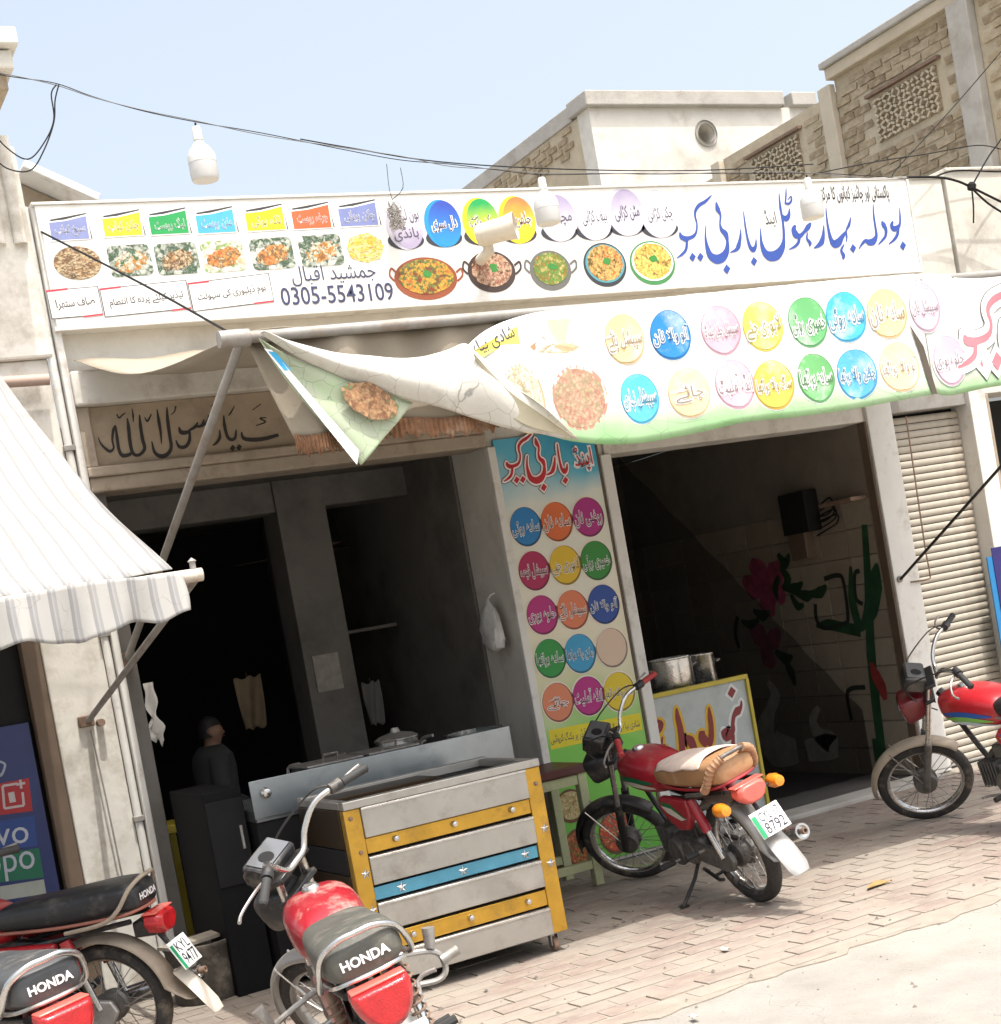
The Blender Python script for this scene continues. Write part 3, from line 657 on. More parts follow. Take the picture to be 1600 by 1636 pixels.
for i, (x, y, fm) in enumerate(((124, 420, BRN), (208, 416, GRN), (283, 413, BRN), (357, 409, KEB), (435, 405, KEB), (513, 400, GRN), (584, 396, YEL))):
    if i in (0, 6):
        o = S1.shape('dish_plate', S1.pell(x, y, 38 if i == 0 else 30, 27 if i == 0 else 23, wob=.0 if i == 0 else .08), food('food_%d' % i, fm, 26, (1, 1, 2.2)), .001)
    else:
        o = S1.shape('dish_photo', rrect(S1, x, y, 34, 25), food('bed_%d' % i, ((90, 110, 80), (200, 205, 190), (60, 90, 60), (225, 225, 215)) if i != 3 else ((230, 225, 205), (140, 170, 90), (240, 236, 226), (210, 190, 150)), 18), .001)
        S1.shape('dish', S1.pell(x+1, y+2, 27, 15, wob=.13, tilt=.25), food('food_%d' % i, fm if i != 2 else BRN, 34), .002, o)
ov = [(648, 360, (172, 162, 188), (232, 231, 236), 'بون لیس ہانڈی', 0), (709, 356, (40, 150, 225), (52, 80, 180), 'دال سبزی', 1), (770, 353, (238, 232, 40), (30, 165, 85), 'چکن وائٹ', 1), (828, 350, (252, 226, 40), (240, 130, 70), 'جلفریزی', 1),
      (893, 347, (222, 220, 228), (170, 160, 188), 'مچھلی', 0), (949, 345, (235, 234, 238), (222, 220, 228), 'بیف کڑاہی', 0), (1001, 338, (226, 224, 232), (168, 157, 184), 'مٹن کڑاہی', 0), (1054, 341, (235, 234, 238), (224, 222, 230), 'چکن کڑاہی', 0)]
for i, (x, y, cb, ct, t, strong) in enumerate(ov):
    zc = S1.w(x, y)
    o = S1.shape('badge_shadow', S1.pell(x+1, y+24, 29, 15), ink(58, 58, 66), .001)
    S1.shape('badge_rim', S1.pell(x-2.5, y+1, 28, 38.5), ink(*(cb if strong else (205, 202, 214))), .0018, o)
    S1.shape('badge_face', S1.pell(x+2, y+1, 25.5, 37), ink2('badge_%d' % i, rgb(*cb, .85), rgb(*ct, .85), zc[1]-.12, zc[1]+.12), .0026, o)
    two = ' ' in t and not strong and len(t) > 11
    for k, wd_ in enumerate([t[:7], t[8:]] if two else [t]):
        yy = y+(-14+28*k if two else 3)
        if strong: ptext(S1, 'badge_lettering', wd_, x-20, yy+1, x+21, yy-3, WHT, .0034, .5, .05, o)
        ptext(S1, 'badge_lettering', wd_, x-19, yy+1, x+20, yy-3, ink(90, 60, 60) if strong else ink(78, 74, 88), .0042, .55, 0, o)
for i, (x, y, rx, ry, rim, fm) in enumerate(((681, 443, 49, 33, (150, 80, 50), ((180, 80, 40), (200, 110, 50), (220, 170, 60), (90, 120, 60), (150, 60, 35))), (786, 432, 37, 32, (70, 55, 50), ((190, 140, 110), (160, 100, 80), (215, 180, 150), (110, 70, 50))),
        (880, 430, 32, 31, (110, 110, 105), ((190, 150, 70), (150, 120, 50), (100, 150, 60), (210, 180, 110))), (967, 421, 33, 34, (55, 60, 66), ((225, 150, 60), (200, 110, 50), (235, 190, 110), (110, 90, 40))), (1043, 418, 35, 34, (70, 140, 80), ((240, 200, 60), (225, 170, 60), (250, 225, 120), (150, 110, 50))))):
    o = S1.shape('dish_bowl', S1.pell(x, y+2, rx+1, ry+1.5), ink(*rim), .001)
    if i in (3, 4): S1.shape('bowl_band', S1.pell(x, y, rx-2, ry-3), WHT if i == 4 else ink(90, 160, 170), .0018, o)
    S1.shape('dish', S1.pell(x, y-1, rx-5, ry-5, wob=.03), food('karahi_%d' % i, fm, 34), .0026, o)
    S1.shape('garnish', S1.pell(x+3, y-4, 7, 6, n=9, wob=.4), ink(60, 140, 60), .0034, o)
    if i < 3:
        for sx in (-1, 1):
            S1.strokes('bowl_handle', [[(x+sx*(rx-1), y-8, 3), (x+sx*(rx+7), y-14, 3), (x+sx*(rx+9), y-3, 3), (x+sx*(rx+1), y+6, 3)]], lambda p, q: (p, q), ink(*rim), .0015, parent=o)

# black brush lettering on the board above the left doorway
LBD = Flat(FY-.0215, B)
zc_ = lambda x, y: (130+x/4.571, 640+y/4.571)
INKB = mat('black_brush_paint', (.025, .022, .02), .6)
for st in ([[(122, 268, 5), (140, 310, 14), (170, 345, 20), (208, 370, 24), (236, 345, 14), (226, 285, 16), (234, 215, 22), (250, 180, 10)], [(250, 188, 12), (262, 280, 24), (275, 360, 24), (300, 400, 30), (345, 396, 26), (372, 378, 18)], [(335, 128, 8), (345, 200, 26), (355, 300, 26), (370, 370, 26), (395, 398, 24), (430, 392, 22), (462, 350, 24), (446, 280, 26), (431, 180, 24), (425, 103, 8)]],
           [[(258, 98, 8), (275, 126, 13), (300, 105, 11), (322, 88, 6)]], [[(370, 58, 5), (378, 110, 14), (378, 158, 4)]], [[(462, 120, 5), (482, 150, 16), (512, 98, 8)]], [[(553, 63, 6), (566, 150, 24), (580, 240, 18), (585, 318, 4)]],
           [[(625, 48, 8), (631, 150, 26), (646, 260, 24), (656, 340, 24), (630, 390, 28), (580, 406, 32), (535, 376, 24), (514, 298, 8)]], [[(690, 40, 12), (680, 80, 9), (653, 105, 4)]],
           [[(712, 192, 8), (728, 230, 34), (762, 234, 30), (790, 222, 16)], [(790, 222, 16), (790, 290, 24), (760, 336, 26), (715, 336, 26), (690, 288, 6)], [(786, 218, 14), (830, 192, 24), (850, 158, 8)], [(840, 190, 16), (880, 182, 24), (896, 138, 8)], [(886, 184, 16), (925, 150, 24), (930, 106, 8)]],
           [[(1010, 213, 6), (1011, 270, 22), (985, 310, 20), (958, 328, 5)]], [[(1040, 108, 8), (1046, 180, 24), (1066, 260, 24), (1095, 286, 24), (1124, 270, 20), (1131, 213, 8)]], [[(1105, 346, 22)]], [[(1152, 341, 22)]], [[(1120, 38, 5), (1092, 88, 12), (1074, 112, 4)]],
           [[(1170, 228, 8), (1186, 275, 28), (1260, 286, 30), (1350, 276, 28), (1440, 250, 22)]], [[(1352, 125, 5), (1305, 130, 12), (1345, 156, 10), (1275, 183, 5)]], [[(1312, 23, 6), (1250, 70, 6)]], [[(987, 3, 6), (944, 47, 6)]]):
    LBD.strokes('brush_lettering', st, zc_, INKB, .0015)

# ================================================================ menu panel on the pillar
PY = 8.175
PN = thing('pillar_menu_panel', 'tall printed menu panel with coloured round badges fixed on the pillar between the doorways', 'sign', (4.66, PY, 0))
px0, px1 = 4.308, 5.016
M_pan = bpy.data.materials.new('menu_panel_print'); M_pan.use_nodes = True
_n = M_pan.node_tree; _N = _n.nodes; _L = _n.links; _g = _N.new('ShaderNodeNewGeometry'); _s = _N.new('ShaderNodeSeparateXYZ'); _L.new(_g.outputs['Position'], _s.inputs[0])
_no = _N.new('ShaderNodeTexNoise'); _no.inputs['Scale'].default_value = 1.8; _no.inputs['Detail'].default_value = 3; _L.new(_g.outputs['Position'], _no.inputs['Vector'])
_a = _N.new('ShaderNodeMath'); _a.operation = 'MULTIPLY_ADD'; _a.inputs[1].default_value = .8; _L.new(_no.outputs[0], _a.inputs[0]); _L.new(_s.outputs[2], _a.inputs[2])
_x = _N.new('ShaderNodeMath'); _x.operation = 'MULTIPLY_ADD'; _x.inputs[1].default_value = -.75; _x.inputs[2].default_value = 3.4; _L.new(_s.outputs[0], _x.inputs[0])
_c = _N.new('ShaderNodeValToRGB'); _mr = _N.new('ShaderNodeMapRange'); _mr.inputs[1].default_value = .2; _mr.inputs[2].default_value = 3.2; _L.new(_a.outputs[0], _mr.inputs[0]); _L.new(_mr.outputs[0], _c.inputs[0])
_e = _c.color_ramp.elements
_e[0].position = 0; _e[0].color = (*rgb(90, 165, 60), 1); _e[1].position = 1; _e[1].color = (*rgb(40, 150, 185), 1)
for p, q in ((.33, (120, 190, 75)), (.44, (205, 205, 165)), (.6, (226, 218, 196)), (.84, (214, 218, 208)), (.93, (90, 175, 200))):
    _q = _e.new(p); _q.color = (*rgb(*q), 1)
_L.new(_c.outputs[0], _N['Principled BSDF'].inputs['Base Color']); _N['Principled BSDF'].inputs['Roughness'].default_value = .5
MB().box(px0, px1, PY, PY+.02, .03, 2.70).build('panel', M_pan, PN, smooth=False)
S2 = Flat(PY-.001, PN)
RED = ink(200, 36, 48)
pc = lambda x, y: (868.6+(x-326)*.1985, 779+(y-600)*.185-(x-326)*.0108)
for g, st in enumerate((T_BAR, T_BI, T_KYU)):
    S2.strokes('title_outline', st, pc, ink(120, 60, 60), .001+g*.0003, grow=.017)
    S2.strokes('title_outline', st, pc, WHT, .0035+g*.0003, grow=.0125)
    S2.strokes('title_lettering', st, pc, RED, .006+g*.0003, grow=.002)
ptext(S2, 'title_outline', 'اینڈ', 917, 733, 945, 729, WHT, .0035, 1.2, .1)
ptext(S2, 'title_lettering', 'اینڈ', 917, 733, 945, 729, RED, .0072, 1.2)
pb = [(233, 470, (38, 130, 195), 'سادہ روٹی'), (378, 447, (226, 112, 56), 'سادہ نان'), (525, 425, (176, 36, 128), 'روغنی نان'), (272, 676, (178, 34, 88), 'سپیشل قیمہ'), (418, 650, (228, 190, 40), 'لاہوری چنے'), (562, 628, (50, 140, 52), 'خمیری روٹی'),
      (310, 882, (186, 40, 124), 'حلوہ پوری'), (453, 858, (226, 128, 88), 'سپیشل پائے'), (597, 832, (36, 76, 158), 'آلو والا نان'), (347, 1085, (46, 150, 66), 'سادہ پراٹھا'), (487, 1062, (60, 160, 206), 'چکن والا پراٹھا'), (635, 1035, (222, 196, 172), ''),
      (383, 1290, (226, 138, 100), 'چائے'), (526, 1260, (184, 38, 128), 'انڈہ آملیٹ'), (670, 1240, (228, 200, 44), 'ساگ والا پراٹھا')]
def badge(S, x, y, rx, ry, cl, t, sub=False, fade=0, halo=.05):
    g = 1.7 if sub else 1
    dk = tuple(int(v*(.62+fade)) if fade == 0 else int(v*.86) for v in cl)
    o = S.shape('badge_halo', S.pell(x, y, rx*1.08, ry*1.07), ink(244, 232, 214) if not fade else WHT, .001*g, sub=sub)
    S.shape('badge_rim', S.pell(x+.6, y+.6, rx*1.01, ry*1.01), ink(*dk), .002*g, o, sub=sub)
    S.shape('badge_face', S.pell(x-.4, y-.6, rx*.95, ry*.95, wob=.01), ink2('bf_%d_%d_%d' % cl, rgb(*[min(255, int(v*1.0+fade*26)) for v in cl], .85), rgb(*cl, .85), S.w(x, y)[1]-.1, S.w(x, y)[1]+.1), .003*g, o, sub=sub)
    q_ = _m['bf_%d_%d_%d' % cl]
    if fade and 'worn' not in q_: q_['worn'] = 1; patches(q_, (.74, .73, .70), 5, .50, .68, .6); cracks(q_, 5, .008, .8, .2)
    if t:
        w = rx*(.86 if len(t) > 6 else .66)
        h = .52 if len(t) < 12 else .42
        ptext(S, 'badge_lettering', t, x-w, y+w*.14+2, x+w, y-w*.14+2, WHT, .0042*g, h, halo, o)
        ptext(S, 'badge_lettering', t, x-w, y+w*.14+2, x+w, y-w*.14+2, ink(*[int(v*.55+25) for v in cl]), .0052*g, h, 0, o)
for x, y, cl, t in pb: badge(S2, 760+x/2.92, 680+y/2.92, 25, 32, cl, t)
yb = S2.shape('yellow_strip', S2.ppoly([(877, 1167), (1023, 1139), (1027, 1166), (881, 1198)]), ink(232, 214, 40), .001)
ptext(S2, 'strip_lettering', 'شادی بیاہ و دیگر تقریبات کیلئے آرڈر پر بکنگ کروائیں', 880, 1183, 1022, 1156, ink(32, 44, 110), .002, .11, parent=yb)
for x, y, rx, ry, fm in ((912, 1288, 22, 26, ((205, 185, 120), (190, 165, 100), (220, 205, 150), (170, 140, 80))), (925, 1355, 20, 30, ((190, 90, 50), (215, 130, 70), (160, 60, 40), (120, 140, 60))), (985, 1330, 26, 34, ((205, 70, 45), (230, 110, 60), (190, 50, 40), (235, 160, 90))), (1000, 1212, 22, 12, ((240, 240, 230), (225, 225, 210), (250, 250, 245), (200, 200, 180)))):
    o = S2.shape('dish_bowl', S2.pell(x, y, rx+2, ry+2), ink(110, 70, 45), .001); S2.shape('dish', S2.pell(x, y-1, rx, ry-3, wob=.02), food('pan_%d' % x, fm, 40), .002, o)

# ================================================================ hotel awning: bar, canvas, valance, struts and the torn banner
AY = 5.80; BZ = at(385, 540, 1, AY).z; AX0 = at(392, 540, 1, AY).x
A = thing('canvas_awning', 'beige canvas awning with brown fringed valance on pipe struts over the doorways', 'awning', (4, FY, 3.3))
M_can = mat('beige_canvas', (.31, .265, .20), .9, var=.12, scale=4, bump=.2, bscale=200, dirt=((.30, .26, .2), .3, 2))
M_can.node_tree.nodes['Principled BSDF'].inputs['Transmission Weight'].default_value = 0
M_fr = mat('brown_fringe', (.24, .12, .06), .9, var=.4, scale=30, bump=.5, bscale=200, dirt=((.36, .27, .19), .35, 12))
AX1 = 7.6
def canopy(u, v):
    x = 1.90+(AX1-1.90)*u if v > .98 else AX0+(AX1-AX0)*u*(1)+(1.90-AX0)*v*(1-u)
    y = AY+(FY-.06-AY)*v
    z = BZ+.02+(3.345-BZ)*v-.10*math.sin(PI*v)*(1+.25*math.sin(u*23))+.012*math.sin(u*60+v*7)
    return (x, y, z)
MB().grid(canopy, 70, 16).build('canopy', M_can, A, thick=.004)
MB().tube([(AX0-.04, AY, BZ), (AX1, AY, BZ+.05)], .024, 12).build('front_bar', M_galv, A)
MB().lathe([(.0, -.09), (.034, -.09), (.036, -.02), (.036, .035), (.0, .035)], (AX0-.02, AY, BZ), (1, 0, 0), 14).build('bar_sleeve', M_galv, A)
MB().tube([(AX0-.02, AY, BZ-.01), (1.885, FY-.03, 1.75)], .019, 10).build('strut', M_galv, A)
MB().box(1.862, 1.91, FY-.06, FY-.004, 1.70, 1.80).build('strut_bracket', M_rust, A, bevel=.005)
def val(u, v):
    x = AX0+.015+(4.9-AX0)*u; k = .09*max(0, 1-u*9)*v*1.4
    return (x+k, AY+.035+.02*math.sin(u*31+v*2)+.012*math.sin(u*77)-.02*v, BZ-.012+.035*u-(.40+.015*math.sin(u*25))*v)
MB().grid(val, 90, 10).build('valance', M_can, A, thick=.003)
def fr(u, v):
    p = val(u, 1.0); t = .075*(1+.25*math.sin(u*417)*math.sin(u*171)) if v > .9 else .075
    return (p[0], p[1]-.008+.004*math.sin(u*900), p[2]+.012-t*v)
MB().grid(fr, 420, 3).build('fringe', M_fr, A, thick=.003)

BN = thing('torn_flex_banner', 'faded torn menu banner with pastel badges and green lower edge hung on the awning', 'banner', (4.4, AY, 2.3))
def fold(x, z):
    d = max(0, min(1, (BZ-z)/.65))
    return -.03+.016*d*math.sin(x*5.1+.6)+.010*d*math.sin(x*11.3+z*3)+.004*math.sin(x*29+z*7)
S3 = Flat(AY, BN, fold)
M_ban = bpy.data.materials.new('banner_print'); M_ban.use_nodes = True
_n = M_ban.node_tree; _N = _n.nodes; _L = _n.links; _g = _N.new('ShaderNodeNewGeometry'); _s = _N.new('ShaderNodeSeparateXYZ'); _L.new(_g.outputs['Position'], _s.inputs[0])
_no = _N.new('ShaderNodeTexNoise'); _no.inputs['Scale'].default_value = 3; _no.inputs['Detail'].default_value = 6; _L.new(_g.outputs['Position'], _no.inputs['Vector'])
_a = _N.new('ShaderNodeMath'); _a.operation = 'MULTIPLY_ADD'; _a.inputs[1].default_value = -.22; _L.new(_no.outputs[0], _a.inputs[0]); _L.new(_s.outputs[2], _a.inputs[2])
_mr = _N.new('ShaderNodeMapRange'); _mr.inputs[1].default_value = 2.20; _mr.inputs[2].default_value = 2.50; _L.new(_a.outputs[0], _mr.inputs[0])
_c = _N.new('ShaderNodeValToRGB'); _L.new(_mr.outputs[0], _c.inputs[0]); _e = _c.color_ramp.elements
_e[0].position = 0; _e[0].color = (*rgb(146, 198, 132, .8), 1); _e[1].position = 1; _e[1].color = (.68, .67, .63, 1)
_q = _e.new(.30); _q.color = (*rgb(182, 214, 168, .8), 1); _q = _e.new(.62); _q.color = (*rgb(232, 240, 222, .85), 1)
_v = _N.new('ShaderNodeTexVoronoi'); _v.feature = 'DISTANCE_TO_EDGE'; _v.inputs['Scale'].default_value = 6; _L.new(_g.outputs['Position'], _v.inputs['Vector'])
_k = _N.new('ShaderNodeMapRange'); _k.inputs[1].default_value = 0; _k.inputs[2].default_value = .012; _k.inputs[3].default_value = .72; _k.inputs[4].default_value = 1; _L.new(_v.outputs['Distance'], _k.inputs[0])
_vm = _N.new('ShaderNodeVectorMath'); _vm.operation = 'SCALE'; _L.new(_c.outputs[0], _vm.inputs[0]); _L.new(_k.outputs[0], _vm.inputs['Scale'])
_L.new(_vm.outputs[0], _N['Principled BSDF'].inputs['Base Color']); _N['Principled BSDF'].inputs['Roughness'].default_value = .5
def lerp_edge(E, t):
    n = len(E)-1; k = min(int(t*n), n-1); f_ = t*n-k; return Vector(E[k]).lerp(Vector(E[k+1]), f_)
def sheet(name, top, bot, m, parent=BN, nu=70, nv=18, off=0, thick=.002, S=S3):
    """banner piece between a top and a bottom edge traced on the banner's face"""
    Tp, _ = crom([S.w(*p) for p in top], [0]*len(top), 6); Bp, _ = crom([S.w(*p) for p in bot], [0]*len(bot), 6)
    def fn(u, v):
        a = lerp_edge(Tp, u); b = lerp_edge(Bp, u); q = a.lerp(b, v); return S.p3(q.x, q.y, off if not callable(off) else off(u, v))
    return MB().grid(fn, nu, nv).build(name, m, parent, thick=thick, angle=60)
sheet('banner_sheet', [(735, 562), (772, 530), (830, 507), (920, 492), (1050, 478), (1200, 463), (1330, 450), (1455, 440)], [(742, 578), (800, 655), (880, 700), (985, 712), (1100, 695), (1190, 676), (1300, 664), (1486, 632)], M_ban, off=.0)
sheet('banner_sheet', [(1457, 440), (1500, 441), (1550, 447), (1680, 436)], [(1488, 628), (1510, 634), (1580, 620), (1680, 604)], M_ban, nu=30, off=-.004)
M_back = mat('banner_back_white', (.58, .56, .50), .6, var=.08, scale=5, dirt=((.42, .38, .32), .28, 9), bump=.2, bscale=25); cracks(M_back, 5, .012, .45, .15)
sheet('folded_edge', [(408, 538), (450, 548), (540, 570), (640, 577), (700, 566), (738, 556), (765, 600)], [(410, 541), (480, 582), (600, 630), (720, 662), (800, 690), (860, 700), (915, 706)], M_back, off=lambda u, v: .03+.05*math.sin(PI*v)+.01*math.sin(u*19), nu=50)
sheet('darker_fold', [(736, 574), (760, 600), (800, 640), (870, 690)], [(745, 585), (775, 650), (830, 690), (905, 704)], mat('banner_back_dull_yellow', (.46, .42, .30), .6, var=.2, scale=6), off=lambda u, v: .09-.03*v, nu=20)  # fold in a darker, yellower tone than the white back
M_cor = mat('banner_corner_print', rgb(196, 206, 178, .75), .55, var=.2, scale=5, dirt=(rgb(150, 185, 130), .4, 5)); cracks(M_cor, 9, .02, .5, .1)
cor = sheet('hanging_corner', [(408, 545), (470, 578), (560, 610), (655, 645)], [(409, 548), (450, 610), (520, 690), (571, 746)], M_cor, off=lambda u, v: .012+.02*math.sin(PI*v)*u+.008*math.sin(v*9), nu=40)
S3b = Flat(AY-.05, BN, fold)
S3b.shape('corner_strip', S3b.ppoly([(418, 560), (430, 562), (570, 722), (567, 744)]), WHT, .0, cor, sub=True)
S3b.shape('corner_strip', S3b.ppoly([(424, 564), (436, 566), (462, 594), (450, 594)]), ink(50, 165, 215), .002, cor)
S3b.shape('dish', S3b.pell(588, 643, 46, 27, tilt=-.45, wob=.06), cracks(food('corner_dish', ((150, 100, 66), (172, 126, 86), (186, 150, 108), (140, 92, 60), (104, 128, 84)), 30), 9, .02, .6, .1), .003, cor, sub=True)
bb = [(993, 544, (246, 214, 160), 'سپیشل پائے'), (1066, 537, (40, 140, 215), 'آلو والا نان'), (1145, 530, (222, 178, 192), 'سپیشل چکن پلیٹ'), (1211, 524, (246, 226, 96), 'لاہوری چنے'), (1284, 517, (110, 188, 118), 'خمیری روٹی'), (1346, 508, (76, 192, 240), 'سادہ روٹی'), (1411, 503, (248, 216, 156), 'سادہ نان'), (1470, 493, (222, 190, 208), 'سپیشل نان'),
      (1018, 638, (92, 198, 236), 'سپیشل نہاری'), (1096, 629, (248, 218, 168), 'چائے'), (1167, 616, (226, 182, 196), 'انڈہ آملیٹ'), (1229, 617, (236, 200, 84), 'ساگ والا پراٹھا'), (1297, 606, (112, 184, 112), 'سادہ پراٹھا'), (1364, 599, (90, 184, 236), 'چکن والا پراٹھا'), (1431, 588, (248, 220, 172), 'آلو والا پراٹھا'), (1508, 578, (224, 188, 206), 'حلوہ پوری')]
for x, y, cl, t in bb: badge(S3, x, y, 31.5 if x < 1460 else 24, 40, cl, t, sub=True, fade=.25, halo=.085)
for x, y, rx, ry, fm, rim in ((832, 640, 33, 55, ((226, 216, 190), (205, 192, 160), (238, 230, 208), (190, 176, 140)), (190, 175, 140)), (921, 638, 42, 51, ((205, 162, 136), (196, 142, 116), (214, 178, 150), (186, 168, 128)), (206, 150, 130))):
    o = S3.shape('dish_bowl', S3.pell(x, y, rx+2, ry+2), ink(*rim), .001, sub=True); S3.shape('dish', S3.pell(x, y, rx-2, ry-3, wob=.02), food('ban_%d' % x, fm, 36), .0022, o, sub=True)
o = S3.shape('printed_glass', S3.ppoly([(868, 514), (906, 512), (897, 552), (876, 554)]), ink(222, 206, 178), .0012); S3.shape('printed_spice', S3.ppoly([(842, 556), (862, 541), (868, 547), (848, 563)]), ink(190, 150, 110), .0012, o)
S3.shape('printed_spice', S3.pell(890, 559, 30, 7, wob=.25), ink(205, 180, 140), .0020, o)
o = S3.shape('yellow_strip', S3.ppoly([(748, 566), (790, 540), (822, 524), (826, 552), (790, 560), (752, 582)]), ink(240, 226, 110), .0014, sub=True); ptext(S3, 'strip_lettering', 'شادی بیاہ', 752, 561, 816, 533, ink(60, 64, 80), .0035, .32, parent=o)
kc = lambda x, y: (1522+(x-5)*.42, 590+(y-529)*.30-(x-5)*.06)
for g, st in enumerate((T_KYU, T_BI)):
    S3.strokes('title_outline', st, kc, ink(110, 110, 112), .001+g*.0003, grow=.042); S3.strokes('title_outline', st, kc, WHT, .0035+g*.0003, grow=.038)
    S3.strokes('title_lettering', st, kc, ink(232, 130, 138), .006+g*.0003, grow=.002)
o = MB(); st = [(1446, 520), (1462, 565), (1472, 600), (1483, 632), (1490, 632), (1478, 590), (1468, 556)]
S3.shape('tear', S3.ppoly(st), mat('tear_shade_paint', (.10, .08, .06), .9), .0075)  # dark patch laid on the sheet for the shade behind a tear

# ================================================================ striped awning of the phone shop
G = thing('striped_awning', 'white and grey striped cloth awning with scalloped valance on a pipe bar and arms', 'awning', (1.5, FY, 3))
E0 = at(320, 918, 0, 1.66); EY = E0.y; EZ = E0.z
M_str = bpy.data.materials.new('striped_cloth'); M_str.use_nodes = True
_n = M_str.node_tree; _N = _n.nodes; _L = _n.links; _g = _N.new('ShaderNodeNewGeometry'); _s = _N.new('ShaderNodeSeparateXYZ'); _L.new(_g.outputs['Position'], _s.inputs[0])
_no = _N.new('ShaderNodeTexNoise'); _no.inputs['Scale'].default_value = 2.5; _L.new(_g.outputs['Position'], _no.inputs['Vector'])
_a = _N.new('ShaderNodeMath'); _a.operation = 'MULTIPLY_ADD'; _a.inputs[1].default_value = .03; _L.new(_no.outputs[0], _a.inputs[0]); _L.new(_s.outputs[0], _a.inputs[2])
_f1 = _N.new('ShaderNodeMath'); _f1.operation = 'MULTIPLY'; _f1.inputs[1].default_value = 1/.075; _L.new(_a.outputs[0], _f1.inputs[0])
_f2 = _N.new('ShaderNodeMath'); _f2.operation = 'FRACT'; _L.new(_f1.outputs[0], _f2.inputs[0])
_c = _N.new('ShaderNodeValToRGB'); _c.color_ramp.interpolation = 'LINEAR'; _L.new(_f2.outputs[0], _c.inputs[0]); _e = _c.color_ramp.elements
_e[0].position = 0; _e[0].color = (.33, .322, .30, 1); _e[1].position = .50; _e[1].color = (.33, .322, .30, 1)
for p, q in ((.53, (.20, .199, .197)), (.68, (.215, .213, .21)), (.72, (.31, .30, .285)), (.80, (.245, .242, .238)), (.90, (.235, .232, .228)), (.94, (.33, .322, .30))):
    _q = _e.new(p); _q.color = (*q, 1)
_L.new(_c.outputs[0], _N['Principled BSDF'].inputs['Base Color']); _N['Principled BSDF'].inputs['Roughness'].default_value = .9
patches(M_str, (.24, .215, .175), 3, .52, .7, .5); cracks(M_str, 3, .006, .75, .3)
GX0 = -1.6; GX1 = at(285, 915, 1, EY).x
WZ = at(40, 600, 1, FY-.1).z
def scan(u, v):
    x = GX0+((GX1-.02)*(1-v)+1.50*v-GX0)*u; sag = .07*math.sin(PI*v)
    return (x, EY+(FY-.1-EY)*v, EZ+.03+(WZ-EZ)*v-sag+.01*math.sin(u*37)*math.sin(PI*v)+.008*math.sin(v*11+u*20))
MB().grid(scan, 60, 24).build('canopy', M_str, G, thick=.004)
def sval(u, v):
    x = GX0+(GX1-GX0)*u; sc = .235-.06*abs(math.sin((x-GX1+.05*math.sin(x*3))*PI/.43))**.7-.05*max(0, 1-(GX1-x)/.12)+.008*math.sin(x*31)
    return (x+.01*math.sin(v*3), EY-.03-.02*v+.022*math.sin(x*23+1)*v+.012*math.sin(x*51)*v, EZ+.025-sc*v-.008*math.sin(x*9))
MB().grid(sval, 150, 12).build('valance', M_str, G, thick=.003)
MB().tube([(GX0, EY, EZ), (GX1+.09, EY, EZ)], .026, 14).build('front_bar', mat('cream_pipe', (.55, .50, .42), .5, var=.2, scale=10, dirt=((.35, .24, .17), .35, 9)), G)
MB().lathe([(.006, 0), (.012, .0), (.012, .03), (.018, .035), (.0, .05)], (GX1+.06, EY, EZ+.02), (0, 0, 1), 10).build('end_bolt', M_galv, G)
sb = at(140, 1152, 1, FY-.03)
MB().tube([(GX1+.065, EY, EZ-.01), sb+Vector((0, -.02, 0))], .016, 10).build('arm', M_galv, G)
MB().box(sb.x-.05, sb.x+.03, FY-.06, FY-.021, sb.z-.03, sb.z+.03).build('arm_bracket', M_rust, G, bevel=.006)
MB().lathe([(.02, -.05), (.02, .03)], sb+Vector((.06, -.005, -.02)), (0, 1, 0), 10).build('arm_hook', M_rust, G)
MB().tube([(GX0, FY-.1, WZ+.03), at(78, 606, 1, FY-.1)], .03, 12).build('wall_roller', mat('pinkish_pipe', (.42, .30, .24), .6, var=.2), G)
MB().tube([sb+Vector((.0, -.03, -.05)), sb+Vector((.01, -.045, -.4)), sb+Vector((.02, -.04, -.9))], .005, 5, smooth=4).build('hanging_cord', M_galv, G)

